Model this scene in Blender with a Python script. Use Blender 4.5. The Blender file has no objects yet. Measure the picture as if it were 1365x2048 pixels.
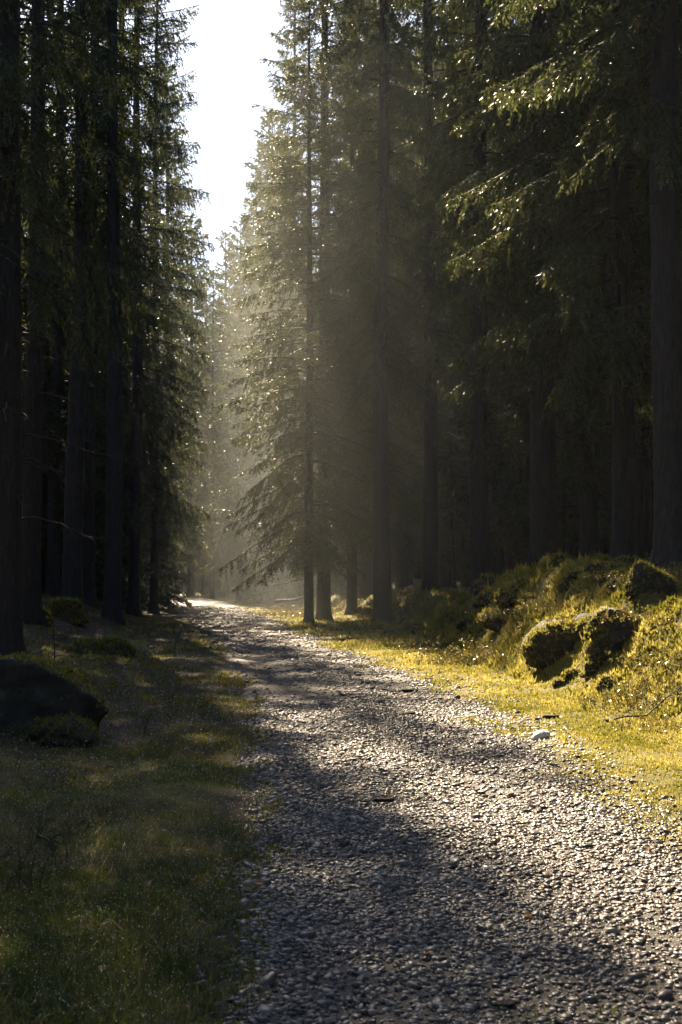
import bpy, bmesh, math
import numpy as np
from mathutils import Vector, Matrix

scene = bpy.context.scene
COL = scene.collection

# ------------------------------------------------------------------ camera
CAM_Z, LENS, FPX, HOR = 1.4, 50.0, 2844.0, 1150.0
cam_data = bpy.data.cameras.new('camera')
cam_data.sensor_fit = 'VERTICAL'
cam_data.sensor_height = 36.0
cam_data.sensor_width = 24.0
cam_data.lens = LENS
cam_data.clip_start = 0.1
cam_data.clip_end = 3000.0
cam_data.dof.use_dof = True
cam_data.dof.focus_distance = 15.0
cam_data.dof.aperture_fstop = 8.0
cam = bpy.data.objects.new('camera', cam_data)
COL.objects.link(cam)
cam.location = (0, 0, CAM_Z)
cam.rotation_euler = (math.radians(90) + math.atan((HOR - 1024.0) / FPX), 0, 0)
scene.camera = cam

# ------------------------------------------------------------------ light
SUN_AZ, SUN_EL = math.radians(-12.5), math.radians(38.0)
world = bpy.data.worlds.new('World')
scene.world = world
world.use_nodes = True
wn = world.node_tree
sky = wn.nodes.new('ShaderNodeTexSky')
sky.sky_type = 'NISHITA'
sky.sun_disc = False
sky.ozone_density = 3.0
sky.dust_density = 1.0
sky.sun_elevation = SUN_EL
sky.sun_rotation = SUN_AZ
bgn = wn.nodes['Background']
tintn = wn.nodes.new('ShaderNodeMixRGB'); tintn.blend_type = 'MULTIPLY'; tintn.inputs[0].default_value = 1.0
tintn.inputs[2].default_value = (0.93, 0.95, 1.0, 1)      # cool morning sky
wn.links.new(sky.outputs[0], tintn.inputs[1]); wn.links.new(tintn.outputs[0], bgn.inputs[0])
bgn.inputs[1].default_value = 0.05
sun_data = bpy.data.lights.new('sun', 'SUN')
sun_data.energy = 5.0
sun_data.angle = math.radians(0.55)
sun_data.color = (1.0, 0.80, 0.55)
sun = bpy.data.objects.new('sun', sun_data)
COL.objects.link(sun)
sun.location = (-10, 40, 60)
SV = Vector((math.sin(SUN_AZ) * math.cos(SUN_EL), math.cos(SUN_AZ) * math.cos(SUN_EL), math.sin(SUN_EL)))
sun.rotation_euler = (-SV).to_track_quat('-Z', 'Y').to_euler()
scene.view_settings.view_transform = 'Standard'
scene.view_settings.look = 'None'
scene.view_settings.exposure = 2.0
scene.view_settings.gamma = 1.0
scene.view_settings.use_curve_mapping = False
scene.render.engine = 'CYCLES'
cy = scene.cycles
cy.use_adaptive_sampling = True
cy.adaptive_threshold = 0.02
cy.use_denoising = True
cy.max_bounces = 5
cy.diffuse_bounces = 2
cy.glossy_bounces = 2
cy.transmission_bounces = 2
cy.volume_bounces = 0
cy.transparent_max_bounces = 32
cy.sample_clamp_indirect = 4.0
HAZE_DENSITY = 0.0002
MIST_DENSITY = 0.0054

# ------------------------------------------------------------------ helpers
def tag(o, label=None, cat=None, group=None, kind=None):
    if label: o['label'] = label
    if cat: o['category'] = cat
    if group: o['group'] = group
    if kind: o['kind'] = kind
    return o

def smooth(a, b, x):
    t = np.clip((x - a) / (b - a), 0, 1)
    return t * t * (3 - 2 * t)

_R = np.random.default_rng(7)
_LAT = _R.random((256, 256))
def vnoise(x, y):
    xi, yi = np.floor(x).astype(int), np.floor(y).astype(int)
    fx, fy = x - xi, y - yi
    fx, fy = fx * fx * (3 - 2 * fx), fy * fy * (3 - 2 * fy)
    g = lambda i, j: _LAT[i & 255, j & 255]
    return ((g(xi, yi) * (1 - fx) + g(xi + 1, yi) * fx) * (1 - fy) + (g(xi, yi + 1) * (1 - fx) + g(xi + 1, yi + 1) * fx) * fy) * 2 - 1

def fbm(x, y, octv=4, lac=2.1, gain=0.5):
    s, a = 0, 1.0
    for k in range(octv):
        s = s + a * vnoise(x + 17.3 * k, y - 9.1 * k)
        x, y, a = x * lac, y * lac, a * gain
    return s

_CP = _R.random((64, 64, 2))
def mounds(x, y, cell):
    """rounded cushions, one per cell: 1 at a cushion's top, 0 in the creases"""
    x, y = x / cell, y / cell
    xi, yi = np.floor(x).astype(int), np.floor(y).astype(int)
    d1 = np.full(np.shape(x), 9.0); d2 = d1.copy()
    for i in (-1, 0, 1):
        for j in (-1, 0, 1):
            p = _CP[(xi + i) & 63, (yi + j) & 63]
            d = np.hypot(xi + i + p[..., 0] - x, yi + j + p[..., 1] - y)
            m = d < d1
            d2 = np.where(m, d1, np.minimum(d2, d)); d1 = np.where(m, d, d1)
    return np.clip(d2 - d1, 0, 1) ** 0.6

def mesh_np(name, V, faces_list, mat=None, tint=None, smooth_sh=False, mat_idx=None):
    """faces_list: list of int arrays (M,k)"""
    me = bpy.data.meshes.new(name)
    V = np.asarray(V, dtype=np.float32)
    me.vertices.add(len(V)); me.vertices.foreach_set('co', V.ravel())
    tot = np.concatenate([np.full(len(f), f.shape[1], dtype=np.int32) for f in faces_list])
    idx = np.concatenate([f.ravel() for f in faces_list]).astype(np.int32)
    me.loops.add(len(idx)); me.loops.foreach_set('vertex_index', idx)
    me.polygons.add(len(tot))
    start = np.concatenate([[0], np.cumsum(tot)[:-1]]).astype(np.int32)
    me.polygons.foreach_set('loop_start', start)
    me.update(calc_edges=True)
    if smooth_sh:
        me.polygons.foreach_set('use_smooth', np.ones(len(tot), dtype=bool))
    if tint is not None:
        a = me.attributes.new('tint', 'FLOAT', 'POINT')
        a.data.foreach_set('value', np.asarray(tint, dtype=np.float32))
    for m in (mat if isinstance(mat, (list, tuple)) else [mat]):
        if m: me.materials.append(m)
    if mat_idx is not None:
        me.polygons.foreach_set('material_index', mat_idx.astype(np.int32))
    me.validate()
    return me

def link(name, me, parent=None, loc=None, rot=None, scale=None):
    o = bpy.data.objects.new(name, me); COL.objects.link(o)
    if parent: o.parent = parent
    if loc is not None: o.location = loc
    if rot is not None: o.rotation_euler = rot
    if scale is not None: o.scale = scale
    return o

def empty(name, loc, rz=0.0, scale=(1, 1, 1)):
    o = bpy.data.objects.new(name, None); COL.objects.link(o)
    o.empty_display_size = 0.3
    o.location = loc; o.rotation_euler = (0, 0, rz); o.scale = scale
    return o

class MB:
    """collects vertices and faces"""
    def __init__(s): s.V, s.F, s.T, s.M, s.n = [], [], [], [], 0
    def add(s, V, F, tint=0.5, mi=0):
        V = np.asarray(V, float).reshape(-1, 3)
        F = np.asarray(F, int)
        s.V.append(V); s.F.append(F + s.n); s.n += len(V)
        s.T.append(np.broadcast_to(np.asarray(tint, float), (len(V),)))
        s.M.append(np.full(len(F), mi))
    def mesh(s, name, mat, smooth_sh=False):
        return mesh_np(name, np.concatenate(s.V), s.F, mat, np.concatenate(s.T), smooth_sh, np.concatenate(s.M))

def tube(path, rad, sides=6, caps=True):
    path = np.asarray(path, float); n = len(path)
    rad = np.broadcast_to(np.asarray(rad, float), (n,))
    tan = np.gradient(path, axis=0)
    tan /= np.linalg.norm(tan, axis=1)[:, None] + 1e-9
    up = np.array([0, 0, 1.0]) if abs(tan[0][2]) < 0.9 else np.array([1.0, 0, 0])
    V = []
    for i in range(n):
        a = np.cross(tan[i], up); a /= np.linalg.norm(a) + 1e-9
        b = np.cross(tan[i], a)
        th = np.arange(sides) * 2 * math.pi / sides
        V.append(path[i] + rad[i] * (np.cos(th)[:, None] * a + np.sin(th)[:, None] * b))
    V = np.concatenate(V)
    F = []
    for i in range(n - 1):
        for k in range(sides):
            F.append([i * sides + k, i * sides + (k + 1) % sides, (i + 1) * sides + (k + 1) % sides, (i + 1) * sides + k])
    return V, np.array(F)

# ------------------------------------------------------------------ materials
def new_mat(name):
    m = bpy.data.materials.new(name); m.use_nodes = True
    nt = m.node_tree; nt.nodes.clear()
    out = nt.nodes.new('ShaderNodeOutputMaterial')
    return m, nt, out

def N(nt, t, **kw):
    n = nt.nodes.new(t)
    for k, v in kw.items(): setattr(n, k, v)
    return n

def ramp(nt, fac, stops):
    r = N(nt, 'ShaderNodeValToRGB')
    while len(r.color_ramp.elements) < len(stops): r.color_ramp.elements.new(0.5)
    for e, (p, c) in zip(r.color_ramp.elements, stops):
        e.position = p; e.color = (*c, 1)
    nt.links.new(fac, r.inputs[0])
    return r.outputs[0]

def noise(nt, scale, detail=4, rough=0.55, vec=None):
    n = N(nt, 'ShaderNodeTexNoise'); n.inputs['Scale'].default_value = scale
    n.inputs['Detail'].default_value = detail; n.inputs['Roughness'].default_value = rough
    if vec is None:
        tc = N(nt, 'ShaderNodeTexCoord'); vec = tc.outputs['Object']
    nt.links.new(vec, n.inputs['Vector'])
    return n.outputs['Fac']

def leafy(name, stops, trans_stops, rough=0.45, tfac=0.45, spec=0.5):
    """two-sided leaf material: diffuse + translucent + a wet sheen, colour picked by the per-leaf tint"""
    m, nt, out = new_mat(name)
    at = N(nt, 'ShaderNodeAttribute', attribute_name='tint')
    c1 = ramp(nt, at.outputs['Fac'], stops)
    c2 = ramp(nt, at.outputs['Fac'], trans_stops)
    p = N(nt, 'ShaderNodeBsdfPrincipled')
    p.inputs['Roughness'].default_value = rough
    p.inputs['Specular IOR Level'].default_value = spec
    nt.links.new(c1, p.inputs['Base Color'])
    t = N(nt, 'ShaderNodeBsdfTranslucent'); nt.links.new(c2, t.inputs['Color'])
    mx = N(nt, 'ShaderNodeMixShader'); mx.inputs[0].default_value = tfac
    nt.links.new(p.outputs[0], mx.inputs[1]); nt.links.new(t.outputs[0], mx.inputs[2])
    nt.links.new(mx.outputs[0], out.inputs[0])
    return m

def bumpy(name, stops, nscale, rough=(0.6, 0.9), bump=0.3, bscale=None, spec=0.4, detail=6, dist=0.02):
    m, nt, out = new_mat(name)
    f = noise(nt, nscale, detail)
    c = ramp(nt, f, stops)
    p = N(nt, 'ShaderNodeBsdfPrincipled')
    nt.links.new(c, p.inputs['Base Color'])
    f2 = noise(nt, bscale or nscale * 4, 6, 0.65)
    mr = N(nt, 'ShaderNodeMapRange'); nt.links.new(f2, mr.inputs[0])
    mr.inputs[3].default_value, mr.inputs[4].default_value = rough
    nt.links.new(mr.outputs[0], p.inputs['Roughness'])
    p.inputs['Specular IOR Level'].default_value = spec
    b = N(nt, 'ShaderNodeBump'); b.inputs['Strength'].default_value = bump; b.inputs['Distance'].default_value = dist
    nt.links.new(f2, b.inputs['Height']); nt.links.new(b.outputs[0], p.inputs['Normal'])
    nt.links.new(p.outputs[0], out.inputs[0])
    return m

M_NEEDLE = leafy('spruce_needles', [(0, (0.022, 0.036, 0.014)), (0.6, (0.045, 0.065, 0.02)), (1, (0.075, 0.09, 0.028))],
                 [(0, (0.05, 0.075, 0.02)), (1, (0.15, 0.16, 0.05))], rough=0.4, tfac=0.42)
M_MOSS = leafy('moss_tufts', [(0, (0.09, 0.095, 0.015)), (0.5, (0.24, 0.21, 0.04)), (1, (0.40, 0.34, 0.09))],
               [(0, (0.20, 0.20, 0.02)), (1, (0.62, 0.52, 0.14))], rough=0.7, tfac=0.5, spec=0.2)
M_GRASS = leafy('grass_blades', [(0, (0.028, 0.05, 0.010)), (0.5, (0.055, 0.08, 0.016)), (0.75, (0.13, 0.11, 0.035)), (1, (0.27, 0.21, 0.10))],
                [(0, (0.07, 0.11, 0.015)), (0.55, (0.15, 0.20, 0.03)), (1, (0.36, 0.30, 0.12))], rough=0.35, tfac=0.45, spec=0.6)
M_SHRUB = leafy('bilberry_leaves', [(0, (0.045, 0.06, 0.015)), (0.5, (0.13, 0.11, 0.03)), (1, (0.20, 0.09, 0.03))],
                [(0, (0.12, 0.15, 0.02)), (0.6, (0.28, 0.24, 0.05)), (1, (0.35, 0.14, 0.03))], rough=0.3, tfac=0.4, spec=0.7)
M_DRYLEAF = leafy('dry_leaf', [(0, (0.20, 0.07, 0.02)), (1, (0.38, 0.19, 0.06))], [(0, (0.35, 0.13, 0.03)), (1, (0.5, 0.26, 0.08))], tfac=0.3)
M_DROP_GLINT = leafy('dewdrops', [(0, (0.8, 0.78, 0.7)), (1, (0.85, 0.85, 0.82))], [(0, (0.9, 0.88, 0.8)), (1, (0.95, 0.95, 0.9))], rough=0.08, tfac=0.75, spec=1.0)  # clear drops coloured white: the sun glint is put into the colour
M_TWIG = bumpy('twig_bark', [(0.3, (0.025, 0.018, 0.014)), (0.7, (0.07, 0.052, 0.04))], 9, bump=0.2)
M_ROCK = bumpy('granite', [(0.3, (0.008, 0.008, 0.007)), (0.48, (0.024, 0.023, 0.019)), (0.6, (0.04, 0.04, 0.028)), (0.75, (0.085, 0.08, 0.07))], 5.0, bump=1.0, bscale=14, dist=0.03)
M_WHITE = bumpy('pale_quartz', [(0.3, (0.55, 0.52, 0.48)), (0.7, (0.8, 0.77, 0.72))], 14, rough=(0.35, 0.6), bump=0.4, bscale=60, dist=0.01)
M_ROTWOOD = bumpy('rotten_wood', [(0.3, (0.035, 0.025, 0.018)), (0.7, (0.12, 0.085, 0.055))], 6, bump=0.8, bscale=25)

def bark_mat():
    m, nt, out = new_mat('spruce_bark')
    tc = N(nt, 'ShaderNodeTexCoord'); mp = N(nt, 'ShaderNodeMapping')
    mp.inputs['Scale'].default_value = (14, 14, 3.0)
    nt.links.new(tc.outputs['Object'], mp.inputs[0])
    v = N(nt, 'ShaderNodeTexVoronoi'); v.inputs['Scale'].default_value = 1.6
    nt.links.new(mp.outputs[0], v.inputs['Vector'])
    f = noise(nt, 1.5, 6, 0.6, mp.outputs[0])
    mul = N(nt, 'ShaderNodeMath', operation='MULTIPLY'); nt.links.new(v.outputs['Distance'], mul.inputs[0]); nt.links.new(f, mul.inputs[1])
    c = ramp(nt, f, [(0.3, (0.013, 0.011, 0.011)), (0.55, (0.034, 0.030, 0.029)), (0.75, (0.048, 0.052, 0.046))])
    p = N(nt, 'ShaderNodeBsdfPrincipled'); p.inputs['Roughness'].default_value = 0.8
    nt.links.new(c, p.inputs['Base Color'])
    b = N(nt, 'ShaderNodeBump'); b.inputs['Strength'].default_value = 0.9; b.inputs['Distance'].default_value = 0.04
    nt.links.new(mul.outputs[0], b.inputs['Height']); nt.links.new(b.outputs[0], p.inputs['Normal'])
    nt.links.new(p.outputs[0], out.inputs[0])
    return m
M_BARK = bark_mat()

def stone_mat():
    m, nt, out = new_mat('wet_gravel')
    at = N(nt, 'ShaderNodeAttribute', attribute_name='tint')
    c = ramp(nt, at.outputs['Fac'], [(0, (0.032, 0.026, 0.022)), (0.4, (0.09, 0.072, 0.06)), (0.75, (0.20, 0.165, 0.135)), (1, (0.44, 0.38, 0.32))])
    p = N(nt, 'ShaderNodeBsdfPrincipled')
    f = noise(nt, 40, 4)
    mx = N(nt, 'ShaderNodeMixRGB', blend_type='MULTIPLY'); mx.inputs[0].default_value = 0.5
    nt.links.new(c, mx.inputs[1]); nt.links.new(ramp(nt, f, [(0.3, (0.5, 0.5, 0.5)), (0.7, (1, 1, 1))]), mx.inputs[2])
    nt.links.new(mx.outputs[0], p.inputs['Base Color'])
    p.inputs['Roughness'].default_value = 0.42
    p.inputs['Specular IOR Level'].default_value = 0.7
    b = N(nt, 'ShaderNodeBump'); b.inputs['Strength'].default_value = 0.5; b.inputs['Distance'].default_value = 0.004
    nt.links.new(noise(nt, 120, 4), b.inputs['Height']); nt.links.new(b.outputs[0], p.inputs['Normal'])
    nt.links.new(p.outputs[0], out.inputs[0])
    return m
M_STONE = stone_mat()

def path_mat():
    m, nt, out = new_mat('path_dirt')
    f = noise(nt, 2.2, 8, 0.65); f2 = noise(nt, 55, 6, 0.7)
    c = ramp(nt, f, [(0.35, (0.03, 0.024, 0.02)), (0.65, (0.085, 0.068, 0.056))])
    mx = N(nt, 'ShaderNodeMixRGB', blend_type='MULTIPLY'); mx.inputs[0].default_value = 0.8
    nt.links.new(c, mx.inputs[1]); nt.links.new(ramp(nt, f2, [(0.35, (0.35, 0.33, 0.3)), (0.65, (1.2, 1.15, 1.1))]), mx.inputs[2])
    p = N(nt, 'ShaderNodeBsdfPrincipled')
    nt.links.new(mx.outputs[0], p.inputs['Base Color']); p.inputs['Roughness'].default_value = 0.7
    b = N(nt, 'ShaderNodeBump'); b.inputs['Strength'].default_value = 0.8; b.inputs['Distance'].default_value = 0.02
    nt.links.new(f2, b.inputs['Height']); nt.links.new(b.outputs[0], p.inputs['Normal'])
    nt.links.new(p.outputs[0], out.inputs[0])
    return m
M_PATH = path_mat()

def ground_mat():
    """forest floor: brown needle litter with moss; the moss share is the 'tint' attribute"""
    m, nt, out = new_mat('forest_floor')
    at = N(nt, 'ShaderNodeAttribute', attribute_name='tint')
    f = noise(nt, 1.3, 8, 0.65); f2 = noise(nt, 30, 8, 0.7)
    litter = ramp(nt, f2, [(0.3, (0.03, 0.022, 0.014)), (0.7, (0.10, 0.07, 0.04))])
    moss = ramp(nt, f2, [(0.3, (0.08, 0.08, 0.015)), (0.7, (0.26, 0.22, 0.045))])
    ad = N(nt, 'ShaderNodeMath', operation='ADD'); nt.links.new(at.outputs['Fac'], ad.inputs[0]); nt.links.new(f, ad.inputs[1])
    k = ramp(nt, ad.outputs[0], [(0.75, (0, 0, 0)), (1.0, (1, 1, 1))])
    mx = N(nt, 'ShaderNodeMixRGB'); nt.links.new(k, mx.inputs[0]); nt.links.new(litter, mx.inputs[1]); nt.links.new(moss, mx.inputs[2])
    p = N(nt, 'ShaderNodeBsdfPrincipled')
    nt.links.new(mx.outputs[0], p.inputs['Base Color']); p.inputs['Roughness'].default_value = 0.85
    p.inputs['Specular IOR Level'].default_value = 0.25
    b = N(nt, 'ShaderNodeBump'); b.inputs['Strength'].default_value = 0.9; b.inputs['Distance'].default_value = 0.04
    nt.links.new(f2, b.inputs['Height']); nt.links.new(b.outputs[0], p.inputs['Normal'])
    nt.links.new(p.outputs[0], out.inputs[0])
    return m
M_GROUND = ground_mat()

# ------------------------------------------------------------------ terrain
_PY  = np.array([-30, 0, 4.4, 7, 11.4, 15.9, 20, 26.5, 33, 40, 50, 61, 72, 85, 110, 400.])
_PL  = np.array([0.1, -0.2, -0.42, -0.42, -0.70, -1.02, -1.5, -2.2, -3.1, -4.0, -5.5, -7.0, -8.6, -10.4, -15, -80])   # path, left edge
_PR  = np.array([2.4, 2.1, 1.9, 1.75, 1.5, 1.5, 1.0, 0.1, -0.7, -1.5, -2.9, -4.3, -5.7, -7.6, -12.4, -77])           # path, right edge
_FY  = np.array([-30, 0, 4.4, 8, 10, 13, 16, 20, 27, 34, 40, 47, 61, 85, 110, 400.])
_FX  = np.array([5.5, 5, 4.6, 4.1, 3.7, 3.3, 2.9, 2.5, 2.3, 2.0, 0.9, -0.8, -3.0, -5.5, -10, -70])                   # foot of the right bank
_HY  = np.array([-30, 8, 13, 18, 22, 26, 30, 34, 40, 50, 80, 400.])
_HH  = np.array([0.9, 0.9, 0.85, 1.15, 1.5, 1.45, 1.0, 0.85, 0.8, 0.5, 0.4, 0.3])

def pl(y): return np.interp(y, _PY, _PL) + 0.10 * vnoise(y * 0.9, y * 0 + 3.3) + 0.05 * vnoise(y * 4.1, y * 0 + 8.3)
def pr(y): return np.interp(y, _PY, _PR) + 0.13 * vnoise(y * 0.8, y * 0 + 13.3) + 0.06 * vnoise(y * 3.7, y * 0 + 5.3)

def ground(x, y):
    x, y = np.asarray(x, float), np.asarray(y, float)
    fx, hb = np.interp(y, _FY, _FX), np.interp(y, _HY, _HH)
    r = x - fx
    up = hb * smooth(-0.35, 1.15, r) + 0.06 * np.clip(r - 1.5, 0, 9) + 0.012 * np.clip(r - 10.5, 0, 60)
    bank = smooth(-0.2, 0.9, r)
    z = up + bank * (0.16 * fbm(x * 0.8, y * 0.55, 3) + 0.26 * mounds(x, y, 0.9) + 0.10 * mounds(x + 3, y + 1, 0.37) - 0.2)
    l = pl(y) - x
    left = smooth(0.2, 2.2, l)
    z = z + 0.65 * smooth(1.2, 4.4, l) * smooth(19, 31, y) * (1 - smooth(60, 90, y)) + 0.055 * np.clip(l - 1.0, 0, 8) + 0.008 * np.clip(l - 9, 0, 60) + left * (0.05 * fbm(x * 0.9, y * 0.6, 4) + 0.06 * mounds(x, y, 0.7) * smooth(1.0, 3.0, l))
    z = z + bank * 0.045 * fbm(x * 4.3, y * 4.1, 3)
    verge = smooth(0.0, 0.5, np.maximum(l, x - pr(y)))
    z = z + verge * 0.022 * fbm(x * 3.1, y * 2.3, 4) + 0.02 * verge
    inside = smooth(-0.12, 0.16, np.minimum(-l, pr(y) - x))
    return z - 0.05 * inside

def path_z(x, y):
    x, y = np.asarray(x, float), np.asarray(y, float)
    u = (x - pl(y)) / (pr(y) - pl(y))
    z = 0.012 * fbm(x * 2.2, y * 1.3, 4) - 0.028 * (np.exp(-((u - 0.22) / 0.11) ** 2) + np.exp(-((u - 0.74) / 0.12) ** 2)) + 0.012
    edge = np.minimum(u, 1 - u) * (pr(y) - pl(y))
    return z - 0.07 * (1 - smooth(-0.15, 0.12, edge))

def spaced(a, b, d0, k):
    """steps that grow with the distance from 0"""
    out = [a]
    while out[-1] < b: out.append(out[-1] + max(d0, k * abs(out[-1])))
    return np.array(out)

def build_ground():
    ys = np.concatenate([np.linspace(-60, -6, 12), np.linspace(-4, 3.6, 12), spaced(3.9, 60, 0.07, 0.0076), spaced(61, 140, 1.2, 0.02), np.array([170, 230, 320, 500, 900, 1800.])])
    xr = spaced(0, 9, 0.07, 0.014); xr2 = spaced(xr[-1] + .3, 40, 0.4, 0.05)
    tail = np.array([60, 110, 220, 500, 1200.])
    xp = np.concatenate([xr, xr2, tail]); xs = np.concatenate([-xp[:0:-1], xp])
    X, Y = np.meshgrid(xs, ys)
    # follow the bank: shift the fine columns along the path
    sh = np.interp(ys, [0, 20, 60, 110], [1.2, 0.5, -4, -9])[:, None] * np.exp(-(X / 60) ** 2)
    X = X + sh
    Z = ground(X, Y)
    far = smooth(150, 400, np.hypot(X, Y))
    Z = Z * (1 - far) + 1.0 * far
    ny, nx = X.shape
    i = np.arange(nx * ny).reshape(ny, nx)
    F = np.stack([i[:-1, :-1], i[:-1, 1:], i[1:, 1:], i[1:, :-1]], -1).reshape(-1, 4)
    r = X - np.interp(Y, _FY, _FX)
    l = pl(Y) - X
    mossy = 0.55 * smooth(-2.5, -0.6, -np.abs(X - pr(Y)) * (X > pr(Y)) - 0) * (X > pr(Y)) + 0.45 * smooth(-2, 0, r) * (1 - smooth(5, 14, r))
    t = np.where(X > pr(Y), np.clip(mossy, 0.0, 0.6), 0.12 + 0.25 * (vnoise(X * .7, Y * .5) > 0.2))
    t = np.where((X > pl(Y)) & (X < pr(Y)), 0.0, t)
    me = mesh_np('ground', np.stack([X, Y, Z], -1).reshape(-1, 3), [F], M_GROUND, t.ravel(), True)
    tag(link('ground', me), kind='structure', label='mossy forest floor rising in a bank on the right of the path')

def build_path():
    ys = np.concatenate([np.linspace(-20, 3.5, 20), spaced(3.8, 60, 0.05, 0.006), spaced(61, 130, 0.8, 0.012)])
    us = np.linspace(-0.12, 1.12, 44)
    Y = np.repeat(ys[:, None], len(us), 1)
    X = pl(Y) + us[None, :] * (pr(Y) - pl(Y))
    Z = path_z(X, Y)
    ny, nx = X.shape
    i = np.arange(nx * ny).reshape(ny, nx)
    F = np.stack([i[:-1, :-1], i[:-1, 1:], i[1:, 1:], i[1:, :-1]], -1).reshape(-1, 4)
    me = mesh_np('gravel_path', np.stack([X, Y, Z], -1).reshape(-1, 3), [F], M_PATH, None, True)
    tag(link('gravel_path', me), kind='structure', label='dirt and gravel forest path bending away to the left')

build_ground()
build_path()

def surf(x, y):
    """height of what shows at x, y: path or ground"""
    g, p = ground(x, y), path_z(x, y)
    on = (x > pl(y) - 0.2) & (x < pr(y) + 0.2)
    return np.where(on, np.maximum(g, p), g)

def at_px(px, py, z=0.0):
    """point at height z seen at a photograph pixel"""
    d = FPX * (CAM_Z - z) / (py - HOR)
    return (px - 682.0) / FPX * d, d

# ------------------------------------------------------------------ gravel
def stone_variants(n=10, seed=5):
    r = np.random.default_rng(seed)
    out = []
    for k in range(n):
        bm = bmesh.new(); bmesh.ops.create_icosphere(bm, subdivisions=1, radius=1.0)
        V = np.array([v.co[:] for v in bm.verts]); F = np.array([[v.index for v in f.verts] for f in bm.faces]); bm.free()
        V += r.normal(0, 0.17, V.shape)
        V[:, 2] = np.clip(V[:, 2], -0.7, r.uniform(0.42, 0.65)) + .18 * V[:, 0] * r.normal()
        V *= np.array([1, r.uniform(.6, .9), r.uniform(.35, .6)])
        F = F[V[F].mean(1)[:, 2] > -0.16]                     # the underside is bedded in the path
        out.append((V, F))
    return out
SV_ = stone_variants()

def scatter_mesh(name, variants, P, S, mat, tint, seed=1, tilt=0.25, smooth_sh=False):
    r = np.random.default_rng(seed)
    which = r.integers(0, len(variants), len(P))
    Vs, Fs, Ts, n = [], [], [], 0
    for k, (V, F) in enumerate(variants):
        m = which == k
        p, s, t = P[m], S[m], tint[m]
        if len(p) == 0: continue
        a = r.random(len(p)) * 2 * math.pi
        tx, ty = r.normal(0, tilt, len(p)), r.normal(0, tilt, len(p))
        x = V[None, :, 0] * s[:, None]; y = V[None, :, 1] * s[:, None]; z = V[None, :, 2] * s[:, None]
        X = x * np.cos(a)[:, None] - y * np.sin(a)[:, None]; Y = x * np.sin(a)[:, None] + y * np.cos(a)[:, None]
        Z = z + X * tx[:, None] + Y * ty[:, None]
        W = np.stack([X, Y, Z], -1) + p[:, None, :]
        f = F[None] + (np.arange(len(p)) * len(V))[:, None, None] + n
        n += len(p) * len(V)
        Vs.append(W.reshape(-1, 3)); Fs.append(f.reshape(-1, F.shape[1])); Ts.append(np.repeat(t, len(V)))
    return mesh_np(name, np.concatenate(Vs), Fs, mat, np.concatenate(Ts), smooth_sh)

def build_gravel():
    r = np.random.default_rng(11)
    P, S = [], []
    for y0, y1, dens, s0, s1 in ((3.9, 9, 2750, .0078, .0225), (9, 16, 1250, .010, .025), (16, 28, 420, .013, .027), (28, 62, 80, .02, .038)):
        ymid = (y0 + y1) / 2
        area = (y1 - y0) * 3.0
        n = int(area * dens)
        y = r.uniform(y0, y1, n); u = r.uniform(-0.08, 1.28, n)
        x = pl(y) + u * (pr(y) - pl(y))
        vis = np.abs(x) < y * 0.245 + .15
        keep = r.random(n) < np.clip(0.35 + u * 9, 0, 1) * np.where(u > .97, np.clip(.75 - (u - .97) * 2.6, 0, 1), 1)
        dens_n = 0.95 + 0.3 * fbm(x * 1.4, y * 0.8, 3)
        dens_n = dens_n * (1 - .5 * (np.exp(-((u - .22) / .09) ** 2) + np.exp(-((u - .74) / .09) ** 2)) * (.6 + .5 * fbm(x * .7, y * .5, 2)))
        bare = smooth(15, 17, y) * (1 - smooth(24, 27, y)) * (1 - smooth(0.25, 0.55, u))      # smooth dirt patch in the left wheel track
        keep &= (r.random(n) < dens_n * (1 - 0.85 * bare)) & vis
        x, y = x[keep], y[keep]
        s = (s0 + (s1 - s0) * r.random(len(x)) ** 2.2) * np.where(r.random(len(x)) < .035, r.uniform(1.3, 2.0, len(x)), 1)
        P.append(np.stack([x, y, surf(x, y) + s * 0.22], -1)); S.append(s)
    P, S = np.concatenate(P), np.concatenate(S)
    t = np.clip(r.beta(2.0, 2.6, len(P)), 0, 1)
    me = scatter_mesh('gravel', SV_, P, S, M_STONE, t, 12, 0.18)
    n = 34000
    y = (1 / 3.6 - r.random(n) * (1 / 3.6 - 1 / 15.)) ** -1; x = pl(y) + r.uniform(-.05, 1.2, n) * (pr(y) - pl(y)); k = np.abs(x) < y * .245 + .15; x, y = x[k], y[k]
    o8 = (np.array([[1, 0, 0], [0, .8, .1], [-1, .1, 0], [0, -.7, 0], [.1, 0, .5], [0, 0, -.5]]), np.array([[0, 1, 4], [1, 2, 4], [2, 3, 4], [3, 0, 4]]))
    g = scatter_mesh('grit', [o8], np.stack([x, y, surf(x, y) + .001], -1), r.uniform(.003, .007, len(x)) * np.clip(y / 6, .8, 2), M_STONE, np.clip(r.beta(2, 3, len(x)), 0, 1), 19, .3)
    tag(link('grit', g), kind='stuff', label='fine grit between the gravel stones', cat='gravel')
    tag(link('gravel', me), kind='stuff', label='loose grey gravel covering the forest path', cat='gravel')
    return len(P)
print('gravel', build_gravel())

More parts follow.
